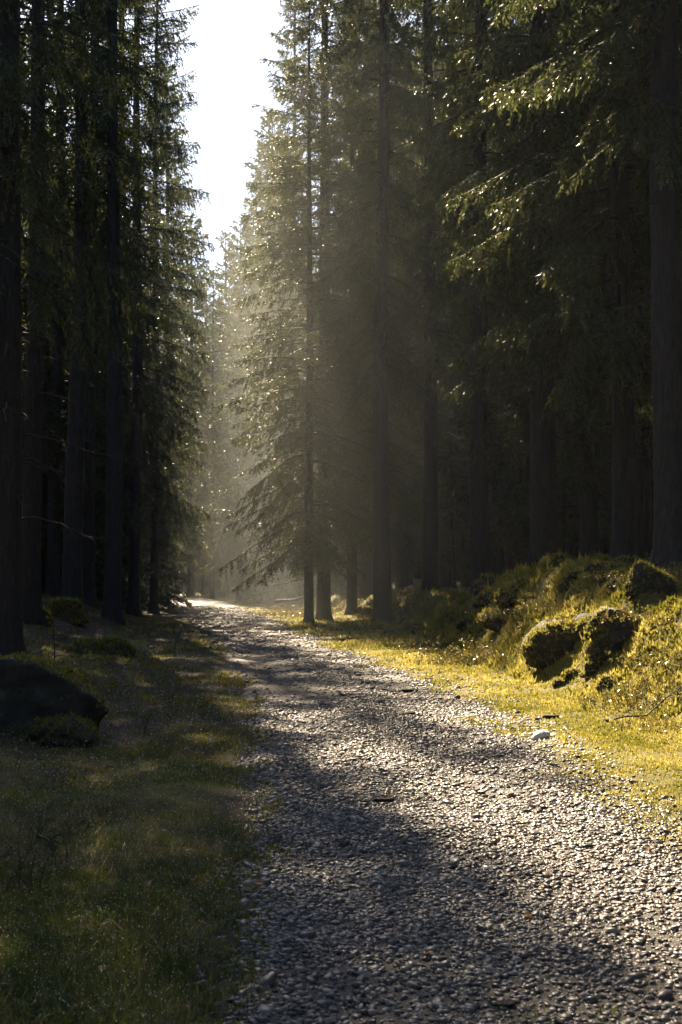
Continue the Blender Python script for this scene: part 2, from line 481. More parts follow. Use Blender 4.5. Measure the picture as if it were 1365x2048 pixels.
# larger stones lying on the path, one object each
def stone_mesh(name, seed, flat=0.5, mat=None, tint=0.3, sub=2):
    r = np.random.default_rng(seed)
    bm = bmesh.new(); bmesh.ops.create_icosphere(bm, subdivisions=sub, radius=1.0)
    for v in bm.verts:
        c = v.co
        d = 1 + 0.18 * fbm(np.array(c.x * 1.3 + seed * 3.1), np.array(c.y * 1.3 + c.z * 2), 3)
        v.co = c * float(d)
        v.co.z = max(min(v.co.z, 0.6), -0.6) * flat
    V = np.array([v.co[:] for v in bm.verts]); F = np.array([[v.index for v in f.verts] for f in bm.faces]); bm.free()
    return mesh_np(name, V, [F], mat or M_STONE, np.full(len(V), tint), False)
ST = [stone_mesh('stone', k, 0.35 + 0.07 * (k % 4), M_STONE, [0.02, 0.1, 0.3, 0.05, 0.6, 0.15][k % 6]) for k in range(6)]

def put_stone(px, py, wpx, label, me=None, group=None, flat=1.0, rot=0.0, name='stone'):
    x, y = at_px(px, py, 0.0)
    s = wpx / 2.0 * y / FPX
    o = link(name, me or ST[int(px) % 6], None, (x, y, float(surf(x, y)) + s * 0.12), (0, 0, rot), (s, s * 0.8, s * flat))
    tag(o, label, 'stone', group)
    return o
def hull_rock(pts, noise_amp=0.05, cuts=4, seed=0, nscale=2.2, sm=.25):
    bm = bmesh.new()
    for p in pts: bm.verts.new(p)
    res = bmesh.ops.convex_hull(bm, input=bm.verts)
    bmesh.ops.delete(bm, geom=[g for g in res['geom_interior'] if isinstance(g, bmesh.types.BMVert)], context='VERTS')
    bmesh.ops.triangulate(bm, faces=bm.faces)
    for _ in range(cuts):
        bmesh.ops.subdivide_edges(bm, edges=bm.edges, cuts=1, use_grid_fill=True, smooth=sm)
    bmesh.ops.triangulate(bm, faces=[f for f in bm.faces if len(f.verts) > 3])
    bm.normal_update()
    for v in bm.verts:
        c = v.co; k = nscale
        d = fbm(np.array(c.x * k + c.z * 1.7 * k + seed), np.array(c.y * k - c.z * 1.3 * k + seed * 2), 6, 2.1, .6)
        e_ = abs(float(vnoise(np.array(c.x * k * 2.3 - c.z * k * 2 + seed), np.array(c.y * k * 2 + c.z * k * 3.1))))
        v.co = c + v.normal * (float(d) * noise_amp - noise_amp * .9 * max(0, .25 - e_) * 4)
    bm.normal_update()
    V = np.array([v.co[:] for v in bm.verts]); F = np.array([[v.index for v in f.verts] for f in bm.faces]); Nn = np.array([v.normal[:] for v in bm.verts])
    bm.free()
    return V, F, Nn

def round_stone(name, seed, mat):
    r = np.random.default_rng(seed)
    pts = [p / np.linalg.norm(p) * [1, .8, .5] * r.uniform(.8, 1.1) for p in r.normal(size=(16, 3))]
    V, F, _n = hull_rock(pts, .05, 3, seed)
    return mesh_np(name, V, [F], mat, None, False)
SW = round_stone('pale_stone', 31, M_WHITE)
SD = stone_mesh('dark_stone', 32, 0.55, M_ROCK, 0.1, 3)
put_stone(1080, 1476, 46, 'white rounded stone sunk in the moss at the right edge of the path', SW, name='pale_stone', flat=1.3)
put_stone(1103, 1474, 26, 'small white flat stone touching the white rounded stone', SW, name='pale_stone', rot=1.0, flat=.7)
put_stone(1098, 1441, 34, 'long dark flat stone on yellow moss behind the white rounded stone', SD, flat=1.0)
put_stone(1073, 1442, 18, 'short dark stone left of the long dark flat stone on yellow moss', SD, rot=.8)
put_stone(1208, 1447, 18, 'lone dark stone on yellow moss below the mossy boulders', SD, rot=2.0, flat=1.2)
put_stone(1000, 2000, 52, 'large dark wet stone in the gravel at the bottom of the picture', SD, rot=.3, flat=.7)
put_stone(765, 1600, 44, 'dark long flat stone in the middle of the near gravel', SD, rot=.1, flat=.8)
put_stone(735, 1600, 26, 'smaller dark stone beside the dark long flat stone in the near gravel', SD, rot=1.1, flat=.7)
put_stone(690, 1284, 30, 'dark stone on the moss where the path starts to bend left', SD, rot=.5)
put_stone(818, 1380, 34, 'dark slab at the border of sunlit gravel and moss', SD, flat=.6)
put_stone(820, 1424, 26, 'flat dark stone on the gravel just below the dark slab', SD, rot=1.4, flat=.6)
r = np.random.default_rng(21)
n = 0
while n < 130:
    py = HOR + 100 + 800 * r.random() ** 1.3; d = FPX * CAM_Z / (py - HOR)
    x = float(pl(d) + r.uniform(-.04, 1.12) * (pr(d) - pl(d)))
    px = 682 + x / d * FPX
    if not 10 < px < 1355: continue
    put_stone(px, py, float(r.uniform(14, 30)) * (0.5 + 0.6 * (py - 1200) / 800), 'small angular stone among the loose gravel of the path', ST[n % 6],
              'stones lying in the gravel', flat=r.uniform(.7, 1.5), rot=r.uniform(0, 6))
    n += 1

# ------------------------------------------------------------------ moss tufts, grass
def tuft_variants(n=6, seed=3, blades=4, lean=0.6, w=0.35):
    r = np.random.default_rng(seed); out = []
    for k in range(n):
        V, F = [], []
        for b in range(blades):
            a = r.random() * 2 * math.pi; l = r.uniform(.6, 1.0)
            d = np.array([math.cos(a), math.sin(a), 0]); s = np.array([-d[1], d[0], 0])
            base = d * r.uniform(0, .3) + np.array([0, 0, -.15])
            tip = base + d * lean * r.random() * l + np.array([0, 0, l])
            i = len(V); V += [base - s * w / 2, base + s * w / 2, tip]; F.append([i, i + 1, i + 2])
        out.append((np.array(V), np.array(F)))
    return out

def screen_points(r, n, y0, y1, xfun, power=1.0):
    """points in the view wedge, denser towards the camera"""
    u = r.random(n)
    y = (y0 ** -power + u * (y1 ** -power - y0 ** -power)) ** (-1 / power)
    x = r.uniform(-1, 1, n) * (y * 0.25 + 0.3)
    keep = xfun(x, y)
    return x[keep], y[keep]

def build_moss():
    r = np.random.default_rng(41)
    x, y = screen_points(r, 290000, 4.2, 55, lambda x, y: x > pr(y) - 0.6, 0.7)
    edge = x - pr(y) + .45 * fbm(x * 2.1 + 3, y * 1.1, 3) + .1
    k = r.random(len(x)) < np.clip(0.04 + edge * np.where(y < 10, .5, 1.8), 0, 1) * (0.75 + 0.5 * fbm(x * 1.1, y, 3))
    x, y = x[k], y[k]
    s = np.clip(0.0023 * y, 0.012, 0.075) * r.uniform(.7, 1.35, len(x))
    P = np.stack([x, y, surf(x, y)], -1)
    t = np.clip(0.5 + 0.45 * fbm(x * 1.7, y * 1.3, 4) + r.normal(0, .2, len(x)), 0, 1)
    me = scatter_mesh('moss', tuft_variants(6, 3, 4, 0.9, 0.5), P, s, M_MOSS, t, 13, 0.3)
    tag(link('moss', me), kind='stuff', label='yellow green moss carpet along the right side of the path', cat='moss')
    n = 56000
    y = 13.5 + 22 * r.random(n) ** 1.3; x = np.interp(y, _FY, _FX) + r.uniform(-.3, 2.6, n); k = x < y * .255; x, y = x[k], y[k]
    k = (1.0 * fbm(x * 1.9 + 7, y * 1.7, 3) + r.normal(0, .12, len(x))) > -.25; x, y = x[k], y[k]
    s = np.clip(0.0023 * y, 0.02, 0.075) * r.uniform(.6, 1.5, len(x)) * (1 + .5 * (fbm(x * 1.9 + 7, y * 1.7, 3) > .2))
    me = scatter_mesh('bank_moss', tuft_variants(6, 9, 4, 1.1, .45), np.stack([x, y, ground(x, y)], -1), s, M_MOSS, np.clip(.45 + .45 * fbm(x * 2.1, y * 1.6, 3) + r.normal(0, .16, len(x)), 0, 1), 23, .5)
    tag(link('bank_moss', me), kind='stuff', label='shaggy moss on the face of the right bank', cat='moss')
    # moss patches in the left verge
    x, y = screen_points(r, 70000, 4.2, 45, lambda x, y: x < pl(y) + .15, 0.7)
    k = (fbm(x * 1.0 + 4, y * 0.8, 3) + r.normal(0, .15, len(x))) > 0.05
    x, y = x[k], y[k]
    s = np.clip(0.0023 * y, 0.012, 0.07) * r.uniform(.7, 1.3, len(x))
    me = scatter_mesh('verge_moss', tuft_variants(6, 4, 4, 0.9, 0.5), np.stack([x, y, surf(x, y)], -1), s, M_MOSS, np.clip(r.normal(.25, .2, len(x)), 0, 1), 14, 0.3)
    tag(link('verge_moss', me), kind='stuff', label='olive moss patches between the grass left of the path', cat='moss')

def blade_variants(n, seed, bend, w, blades=3, spread=0.3):
    r = np.random.default_rng(seed); out = []
    for k in range(n):
        V, F = [], []
        for b in range(blades):
            a = r.random() * 2 * math.pi; d = np.array([math.cos(a), math.sin(a), 0]); sa = r.random() * math.pi
            s = np.array([math.cos(sa), math.sin(sa), 0]) * w / 2
            b0 = np.array([*(r.normal(0, spread, 2)), -.05]); h = r.uniform(.6, 1.0); q = bend * r.uniform(.3, 1.2)
            p1 = b0 + d * q * .35 + np.array([0, 0, h * .55]); p2 = b0 + d * q * 1.0 + np.array([0, 0, h * (1 - .35 * q)])
            i = len(V); V += [b0 - s, b0 + s, p1 + s * .8, p1 - s * .8, p2]
            F += [[i, i + 1, i + 2], [i, i + 2, i + 3], [i + 3, i + 2, i + 4]]
        out.append((np.array(V), np.array(F)))
    return out

def build_grass():
    r = np.random.default_rng(51)
    x, y = screen_points(r, 100000, 4.2, 42, lambda x, y: x < pl(y) + 0.5, 0.9)
    e = pl(y) - x + .3 * fbm(x * 2 + 1, y * 1.4, 3)
    k = r.random(len(x)) < np.clip(0.35 + e * 1.3, 0, 1) * np.clip(0.75 + 0.6 * fbm(x * .9, y * .7, 3), 0.35, 1)
    x, y = x[k], y[k]
    s = r.uniform(.02, .055, len(x)) * (1 + .5 * (fbm(x, y, 2) > .3)) * np.clip(0.75 + y * .012, .75, 1.1)
    t = np.clip(r.normal(.45, .27, len(x)) + 0.35 * (fbm(x * .8 + 9, y * .8, 2) > .1), 0, 1)
    me = scatter_mesh('grass', blade_variants(8, 6, .5, .075, 3, .35), np.stack([x, y, surf(x, y)], -1), s, M_GRASS, t, 15, 0.2)
    tag(link('grass', me), kind='stuff', label='dewy green grass on the verge left of the path', cat='grass')
    x, y = screen_points(r, 5200, 4.3, 30, lambda x, y: x < pl(y) + 0.02, 0.9)
    k = fbm(x * 1.3 + 5, y * 1.1, 3) > 0.0
    x, y = x[k], y[k]
    me = scatter_mesh('tussocks', blade_variants(8, 16, 1.0, .045, 14, .35), np.stack([x, y, surf(x, y)], -1), r.uniform(.05, .11, len(x)), M_GRASS, np.clip(r.normal(.5, .25, len(x)), 0, 1), 25, 0.2)
    tag(link('tussocks', me), kind='stuff', label='ragged green and straw grass tussocks in the left verge', cat='grass')
    # long dry stalks
    x, y = screen_points(r, 9000, 4.2, 22, lambda x, y: x < pl(y) - 0.05, 0.9)
    k = fbm(x * .8 + 2, y * .7 + 5, 3) > -0.05
    x, y = x[k], y[k]
    s = r.uniform(.06, .15, len(x))
    me = scatter_mesh('dry_grass', blade_variants(8, 7, 1.3, .025, 3, .35), np.stack([x, y, surf(x, y)], -1), s, M_GRASS, np.clip(r.normal(.93, .08, len(x)), .7, 1), 16, 0.5)
    tag(link('dry_grass', me), kind='stuff', label='bent straw coloured dead grass in the left verge', cat='dry grass')
    x, y = screen_points(r, 16000, 4.4, 30, lambda x, y: x < pl(y) - 0.05, 0.9)
    o8 = (np.array([[1, 0, 0], [0, 1, 0], [-1, 0, 0], [0, -1, 0], [0, 0, 1.2], [0, 0, -1]]), np.array([[0, 1, 4], [1, 2, 4], [2, 3, 4], [3, 0, 4], [1, 0, 5], [2, 1, 5], [3, 2, 5], [0, 3, 5]]))
    me = scatter_mesh('dew', [o8], np.stack([x, y, surf(x, y) + r.uniform(.02, .09, len(x))], -1), r.uniform(.5, 1.2, len(x)) * np.clip(.00035 * y, .002, .006), M_DROP_GLINT, np.full(len(x), .5), 18, .5)
    tag(link('dew', me), kind='stuff', label='dewdrops given a white glint colour in the grass left of the path', cat='dew')
    # short sprouts on the right moss and in the middle of the gravel
    x, y = screen_points(r, 16000, 4.5, 24, lambda x, y: (x > pl(y) + .3), 0.9)
    u = (x - pl(y)) / (pr(y) - pl(y))
    k = ((u > 1.05) & (r.random(len(x)) < .7) & (fbm(x * 1.3, y, 2) > -.1)) | ((np.abs(u - .48) < .1) & (fbm(x * 2, y * 1.1, 3) > .25))
    x, y = x[k], y[k]
    me = scatter_mesh('grass_sprouts', blade_variants(6, 8, .6, .09, 3, .5), np.stack([x, y, surf(x, y)], -1), r.uniform(.02, .05, len(x)), M_GRASS, np.clip(r.normal(.45, .18, len(x)), 0, 1), 17, 0.3)
    tag(link('grass_sprouts', me), kind='stuff', label='short grass sprouts in the moss and the crown of the path', cat='grass')
build_moss()
build_grass()

# ------------------------------------------------------------------ rocks
def moss_on(V, F, nmin, size, dens, seed, tint=.4, cover=-9):
    """tufts growing out of the faces that look up"""
    r = np.random.default_rng(seed)
    A, B, C = V[F[:, 0]], V[F[:, 1]], V[F[:, 2]]
    n = np.cross(B - A, C - A); ar = np.linalg.norm(n, axis=1) / 2; n = n / (2 * ar[:, None] + 1e-12)
    w = ar * smooth(nmin - .2, nmin + .25, n[:, 2])
    N_ = int(w.sum() * dens)
    if N_ < 5: return None
    k = r.choice(len(F), N_, p=w / w.sum())
    u, v = r.random(N_), r.random(N_); m = u + v > 1; u[m], v[m] = 1 - u[m], 1 - v[m]
    P = A[k] + (B - A)[k] * u[:, None] + (C - A)[k] * v[:, None]
    keep = fbm(P[:, 0] * 2.2 + seed, P[:, 1] * 2.2, 3) > cover
    P = P[keep]; nn = n[k][keep]
    P = P + nn * r.uniform(-.01, .02, len(P))[:, None]
    return scatter_mesh('moss', tuft_variants(5, seed + 1, 4, 1.2, .55), P, r.uniform(.6, 1.3, len(P)) * size, M_MOSS, np.clip(r.normal(tint, .2, len(P)), 0, 1), seed, .6)

def name_big(dims): return dims is None

def block_pts(w, dpt, h, seed, lean=0.0):
    r = np.random.default_rng(seed); pts = []
    for sx in (-1, -.35, .4, 1):
        for sy in (-1, 1):
            pts.append((sx * w / 2 + r.normal(0, .05 * w), sy * dpt / 2 * r.uniform(.8, 1), -.3 * h))
            pts.append(((sx * .98) * w / 2 + r.normal(0, .04 * w), sy * dpt / 2 * r.uniform(.8, 1.05), h * r.uniform(.4, .6) * (1 - .25 * abs(sx))))
            pts.append(((sx * .78) * w / 2 + r.normal(0, .05 * w) + lean * w, sy * dpt / 2 * r.uniform(.5, .8), h * r.uniform(.75, 1.0) * (1 - .2 * abs(sx - lean))))
    return pts

def mossy_boulder(name, loc, dims, label, seed, nmin=0.2, size=.035, dens=1500, pts=None, amp=.06, cover=-9, tint=.4, cat='boulder', mat=None, rz=0):
    r = np.random.default_rng(seed)
    if pts is None:
        pts = []
        for _ in range(22):
            p = r.normal(size=3); p /= np.linalg.norm(p)
            pts.append((p[0] * dims[0] / 2, p[1] * dims[1] / 2, p[2] * dims[2] * (.75 if p[2] > 0 else .45)))
    V, F, Nn = hull_rock(pts, amp, 4 if name_big(dims) else 3, seed, 2.2, .06 if name_big(dims) else .25)
    e = empty(name, loc, rz); tag(e, label, cat)
    link('rock', mesh_np('rock', V, [F], mat or M_ROCK, None, True), e)
    me = moss_on(V, F, nmin, size, dens, seed + 50, tint, cover)
    if me: tag(link('moss', me, e), kind='stuff')
    return e

# dark boulder in the left foreground: flat top, long slope to the right, undercut tip
d0 = 12.2; k0 = d0 / FPX
def BP(px, py, dy=0.0):
    return ((px + 60) * k0, dy, (1478 - py) * k0)
pts = []
for px, py, ds in ((-190, 1340, (-.3, .6)), (0, 1322, (-.35, .5)), (45, 1320, (-.3, .45)), (88, 1330, (-.25, .35)), (150, 1366, (-.2, .25)), (205, 1402, (-.12, .12)), (219, 1422, (-.06, .08)),
                   (190, 1462, (-.15, .15)), (165, 1480, (-.25, .2)), (-20, 1500, (-.5, .7)), (-190, 1500, (-.4, .7)), (-230, 1420, (-.2, .4))):
    for dy in ds: pts.append(BP(px, py, dy))
bx, by = (-60 - 682) * k0, d0
gz = float(ground(bx, by))
mossy_boulder('boulder', (bx, by, 0.0), None, 'big dark angular boulder on the left verge with a long sloping top', 60, .5, .02, 1600, pts, .03, -.6, .3)
x, y = at_px(130, 1485)
mossy_boulder('boulder', (x, y - .25, float(ground(x, y)) + .02), (.52, .4, .22), 'low mossy stone under the tip of the big dark angular boulder', 61, .1, .02, 2500, tint=.3)
x, y = -4.05, 14.6
mossy_boulder('boulder', (x + .05, y, float(ground(x, y)) - .02), (1.3, .9, .75), 'mossy boulder just behind the big dark angular boulder', 62, .1, .03, 1300, tint=.25)
x, y = -3.05, 15.8
mossy_boulder('boulder', (x, y, float(ground(x, y)) - .02), (.55, .5, .33), 'small mossy hump right of the two boulders on the left verge', 63, .0, .03, 1800, tint=.2)
x, y = -2.6, 14.4
mossy_boulder('boulder', (x, y, float(ground(x, y)) - .02), (.42, .35, .18), 'flat brownish moss hummock in the grass near the mossy boulder', 64, .0, .03, 1500, tint=.1, cat='hummock')
x, y = -3.9, 23.5
mossy_boulder('boulder', (x, y, float(ground(x, y)) - .05), (1.3, .9, .42), 'low dark moss hummock right of the tree stump', 65, .0, .05, 600, tint=.1, cat='hummock')
x, y = -5.9, 26.5
mossy_boulder('boulder', (x, y, float(ground(x, y)) - .05), (1.0, .9, .5), 'rounded mossy rock left of the tree stump', 66, .0, .05, 700, tint=.2)

# right bank: boulders under moss.  px range, py of the foot, height in pixels, distance
def rock_px(px0, px1, pybase, pytop, d, label, seed, **kw):
    x = ((px0 + px1) / 2 - 682) / FPX * d; w = (px1 - px0) / FPX * d
    h = (pybase - pytop) / FPX * d
    z0 = float(ground(x, d - w * .5)) - .08 * h
    if kw.pop('block', False): kw['pts'] = block_pts(w * 1.05, w * .7, h * 1.02, seed, kw.pop('lean', 0))
    return mossy_boulder('boulder', (x, d, z0), (w * 1.2, w * kw.pop('depth', .9), h * 1.0), label, seed, **kw)
rock_px(1055, 1215, 1330, 1250, 18.6, 'broad mossy boulder with a dark bare face at the foot of the bank', 70, block=True, lean=.08, amp=.05, nmin=.0, size=.035, dens=1700, cover=-.5, tint=.35)
rock_px(1180, 1300, 1352, 1254, 16.8, 'rounded mossy boulder in front and right of the broad boulder', 71, block=True, lean=-.1, amp=.05, nmin=-.1, cover=-.5, size=.03, dens=1600, tint=.35)
rock_px(1163, 1194, 1368, 1334, 16.6, 'little ball shaped mossy rock at the edge of the moss flat', 72, nmin=.0, size=.022, dens=3000, tint=.45)
rock_px(1130, 1255, 1222, 1168, 21.0, 'pointed mossy rock halfway up the bank', 73, block=True, amp=.04, nmin=-.1, size=.035, dens=1200, tint=.45)
rock_px(1000, 1075, 1185, 1127, 24.0, 'mossy hump topping the bank with grass on its crest', 74, nmin=-.6, size=.05, dens=900, tint=.7)
rock_px(1075, 1150, 1190, 1132, 23.6, 'rounded mossy hump beside the crest of the bank', 75, nmin=-.6, size=.045, dens=900, tint=.5)
rock_px(1300, 1400, 1240, 1150, 22.0, 'mossy rock high on the bank at the right edge of the picture', 76, nmin=-.6, size=.045, dens=900, tint=.3)
rock_px(1260, 1340, 1345, 1268, 17.6, 'mossy lump behind the rounded boulder near the dark shrubs', 77, nmin=.1, size=.03, dens=1400, tint=.3)
rock_px(1110, 1170, 1362, 1322, 17.2, 'low moss cushion below the broad boulder', 78, nmin=-.3, size=.03, dens=1800, tint=.6)
rock_px(1195, 1245, 1385, 1350, 15.8, 'ragged moss lump next to the little ball shaped rock', 79, nmin=-.3, size=.028, dens=1800, tint=.55)
rock_px(680, 780, 1195, 1172, 36.0, 'long low moss mound at the foot of the big spruce', 80, nmin=-.8, size=.07, dens=350, tint=.6)
rock_px(760, 870, 1200, 1168, 33.0, 'moss mound between the big spruce and the bank crest', 81, nmin=-.8, size=.06, dens=400, tint=.6)

r = np.random.default_rng(333)
for k in range(34):
    d = r.uniform(15.5, 31); fx_ = float(np.interp(d, _FY, _FX)); x = fx_ + r.uniform(.1, 3.2)
    if (x / d) * FPX + 682 > 1400: continue
    w = r.uniform(.3, .9); h = w * r.uniform(.35, .55)
    mossy_boulder('hummock', (x, d, float(ground(x, d)) - .05 * h), (w, w * r.uniform(.6, 1), h), 'moss covered lump on the sunlit bank right of the path', 400 + k, nmin=r.uniform(-.8, .1),
                  size=.0021 * d, dens=22 / (.0021 * d) ** 1 * .9, tint=r.uniform(.3, .65), cat='hummock')['group'] = 'moss lumps on the bank'

# ------------------------------------------------------------------ stump
def build_stump():
    x, y = (131 - 682) / FPX * 28.0, 28.0
    zg = float(ground(x, y))
    e = empty('tree_stump', (x, y, zg)); tag(e, 'sawn tree stump furred with moss on the dark left verge', 'stump')
    th = np.arange(28) * 2 * math.pi / 28
    rows = []
    for z, rr in ((-.1, .42), (.04, .35), (.12, .31), (.24, .29), (.33, .28), (.36, .26)):
        k = rr * (1 + .1 * np.sin(5 * th + 1) * (1 - z) + .04 * np.sin(11 * th))
        rows.append(np.stack([k * np.cos(th), k * np.sin(th), np.full(28, z) + .02 * np.sin(3 * th) * (z > .3)], -1))
    V = np.concatenate(rows + [np.array([[0, 0, .375]])]); F = []
    for i in range(5):
        for k in range(28): F.append([i * 28 + k, i * 28 + (k + 1) % 28, (i + 1) * 28 + (k + 1) % 28]); F.append([i * 28 + k, (i + 1) * 28 + (k + 1) % 28, (i + 1) * 28 + k])
    for k in range(28): F.append([140 + k, 140 + (k + 1) % 28, 168])
    F = np.array(F)
    link('stump_wood', mesh_np('stump_wood', V, [F], M_ROTWOOD, None, True), e)
    me = moss_on(V, F, -.3, .045, 900, 91, .3)
    tag(link('moss', me, e), kind='stuff')
build_stump()

# ------------------------------------------------------------------ shrubs and sprigs
def shrub_meshes(seed, h=.4, rad=.5, stems=60, leaves=14, leaf=.018, tint=(.45, .2), upright=1.0):
    r = np.random.default_rng(seed)
    st, lf = MB(), MB()
    for s in range(stems):
        a = r.random() * 2 * math.pi; q = rad * r.random() ** .6
        b = np.array([q * math.cos(a), q * math.sin(a), -.04])
        hh = h * r.uniform(.35, 1.15) * (.55 + .45 * math.sin(a * 2 + seed) ** 2) * (1 - .5 * (q / rad) ** 2)
        out = np.array([math.cos(a), math.sin(a), 0]) * hh * .35 * r.random() + r.normal(0, .05, 3) * [1, 1, 0]
        p = np.array([b, b + out * .4 + [0, 0, hh * .5 * upright], b + out + [0, 0, hh * upright]])
        V, F = tube(p, [.0035, .0025, .001], 3); st.add(V, F)
        for k in range(3):
            t = r.uniform(.3, .8); o = b + out * t + np.array([0, 0, hh * t]); dd = r.normal(0, 1, 3); dd[2] = abs(dd[2]) + .6; dd /= np.linalg.norm(dd)
            tip = o + dd * hh * .35
            V, F = tube(np.array([o, tip]), [.002, .001], 3); st.add(V, F)
            for j in range(max(2, leaves // 4)):
                c = o + (tip - o) * r.uniform(.2, 1.05)
                add_leaf(lf, c, leaf * r.uniform(.7, 1.3), r, np.clip(r.normal(*tint), 0, 1))
        for j in range(max(2, leaves // 4)):
            t = r.uniform(.5, 1.02)
            add_leaf(lf, b + out * t + np.array([0, 0, hh * t * upright]), leaf * r.uniform(.7, 1.3), r, np.clip(r.normal(*tint), 0, 1))
    return st.mesh('stems', M_TWIG), lf.mesh('leaves', M_SHRUB)

def add_leaf(mb, c, s, r, t):
    d = r.normal(size=3); d /= np.linalg.norm(d); u = np.cross(d, r.normal(size=3)); u /= np.linalg.norm(u) + 1e-9
    mb.add([c, c + d * s * .5 + u * s * .33, c + d * s, c + d * s * .5 - u * s * .33], [[0, 1, 2, 3]], t)

SH = [shrub_meshes(101, .42, .7, 100, 14, .034), shrub_meshes(102, .36, .8, 110, 12, .032, (.55, .2)), shrub_meshes(103, .5, .65, 90, 14, .032, (.4, .2))]
SHF = [shrub_meshes(104, .6, 1.1, 90, 12, .04, (.6, .2)), shrub_meshes(105, .6, 1.0, 80, 12, .04, (.5, .25))]
def put_shrub(px, d, scale, label, me, rz=0.0):
    x = (px - 682) / FPX * d
    e = empty('bilberry_shrub', (x, d, float(surf(x, d)) - .02), rz, (scale, scale, scale)); tag(e, label, 'shrub', 'bilberry shrubs on the bank')
    tag(link('stems', me[0], e), kind='stuff'); tag(link('leaves', me[1], e), kind='stuff')
sp = [(868, 26.5, 1.0, 'leftmost low shrub at the foot of the crested bank, glowing at its tips', 0), (915, 24.5, 1.1, 'bushy bilberry shrub under the crest of the bank', 1), (962, 23, 1.0, 'reddish bilberry shrub between the crest and the broad boulder', 2),
      (900, 22, .8, 'small shrub rooted low on the bank beside the moss flat', 0), (1000, 21.2, 1.0, 'brown tinged shrub left of the broad mossy boulder', 1), (950, 27.5, 1.0, 'shrub on the shoulder of the bank below the crest', 2), (1035, 22.6, .8, 'thin shrub above the broad mossy boulder', 0),
      (1262, 14.6, .75, 'dark shrub with a few red leaves at the edge of the yellow moss', 1), (1310, 14.3, .85, 'dark glossy shrub right of the red tinged one', 2), (1356, 14.9, 1.0, 'tall dark shrub cut by the right edge of the picture', 0), (1300, 16.6, .9, 'shrub in front of the mossy lump behind the rounded boulder', 1),
      (1350, 18.5, 1.0, 'shrub on the slope above the dark glossy shrubs', 2), (1230, 19.6, .8, 'sparse shrub on the moss above the rounded boulder', 0), (1330, 12.6, .6, 'low leafy shrub by the dark fallen stick', 1), (1180, 23, .9, 'scruffy shrub behind the pointed rock', 2)]
for k, (px, d, s, lab, v) in enumerate(sp): put_shrub(px, d, s, lab, SH[v], k * 1.3)
r = np.random.default_rng(555)
for k in range(20):
    d = r.uniform(17, 30); x = float(np.interp(d, _FY, _FX)) + r.uniform(.0, 2.0)
    if 682 + x / d * FPX < 1380: put_shrub(682 + x / d * FPX, d, r.uniform(.45, .8), 'small wiry bilberry plant rooted in the moss of the right bank', SH[k % 3], r.random() * 6)
for k, (px, d, s, lab) in enumerate([(560, 49, .8, 'sunlit shrub at the near end of the far thicket beside the bend'), (600, 48, 1.1, 'brown shrub in the middle of the far thicket beside the bend'), (645, 46, 1.1, 'twiggy shrub at the right of the far thicket beside the bend'),
                                     (680, 45, .9, 'low dark shrub trailing from the far thicket to the moss mound'), (395, 88, .9, 'small far shrub standing where the path vanishes')]):
    put_shrub(px, d, s, lab, SHF[k % 2], k * 2.0)

# leafless sprigs in the left verge, one object each
def sprig_mesh(seed, h=.28):
    r = np.random.default_rng(seed); mb = MB()
    for q in range(5):
        a = r.random() * 6.28; o = np.array([math.cos(a), math.sin(a), 0]); hh = h * r.uniform(.45, 1.1); l = r.uniform(.1, .5) * hh
        b = np.array([*r.normal(0, .045, 2), -.03])
        p = np.array([b, b + o * l * .3 + [0, 0, hh * .4], b + o * l * .7 + r.normal(0, .015, 3) + [0, 0, hh * .75], b + o * l * 1.2 + [0, 0, hh]])
        V, F = tube(p, [.003, .0024, .0016, .0008], 4); mb.add(V, F)
        for k in range(9):
            t = r.uniform(.8, 3); i = min(2, int(t)); c = p[i] * (1 - t + i) + p[i + 1] * (t - i)
            d = r.normal(size=3); d[2] = abs(d[2]) * .6 + .3; d /= np.linalg.norm(d); m = c + d * .03
            V, F = tube(np.array([c, m, m + (d + r.normal(0, .5, 3)) * .03]), [.0013, .001, .0005], 3); mb.add(V, F)
    return mb.mesh('sprig', M_TWIG)
SG = [sprig_mesh(k + 200, .15 + .035 * k) for k in range(5)]
r = np.random.default_rng(77)
for k, (px, d, lab) in enumerate([(30, 6.9, 'wispy dark sprig nearest the left edge among the lowest sprigs'), (75, 7.3, 'branched dark sprig second from the left among the lowest sprigs'), (112, 6.8, 'dark sprig in the middle of the near left grass'), (165, 7.4, 'thin dark sprig right of the cluster in the near left grass'),
        (52, 6.3, 'short dark sprig low in the near left grass'), (205, 7.8, 'lone dark sprig toward the path in the near left grass'), (128, 9.2, 'dark sprig in the grass below the big dark boulder'), (290, 12.5, 'dark sprig halfway between the big dark boulder and the path'), (35, 9.8, 'dark sprig below the left end of the big dark boulder'),
        (232, 16, 'sprig right of the small mossy hump'), (300, 19, 'sprig in mid verge near the brown moss'), (190, 20, 'sprig in front of the low dark hummock'), (80, 17.5, 'sprig behind the mossy boulder at the left'), (345, 15.5, 'sprig close to the lit grass by the path'), (240, 24, 'sprig right of the low dark hummock'), (330, 25.5, 'far sprig near the shaded path edge')]):
    x = (px - 682) / FPX * d
    tag(link('heather_sprig', SG[k % 5], None, (x, d, float(surf(x, d))), (0, 0, r.random() * 6), (1, 1, r.uniform(.8, 1.2))), lab, 'sprig', 'dark sprigs in the left verge')
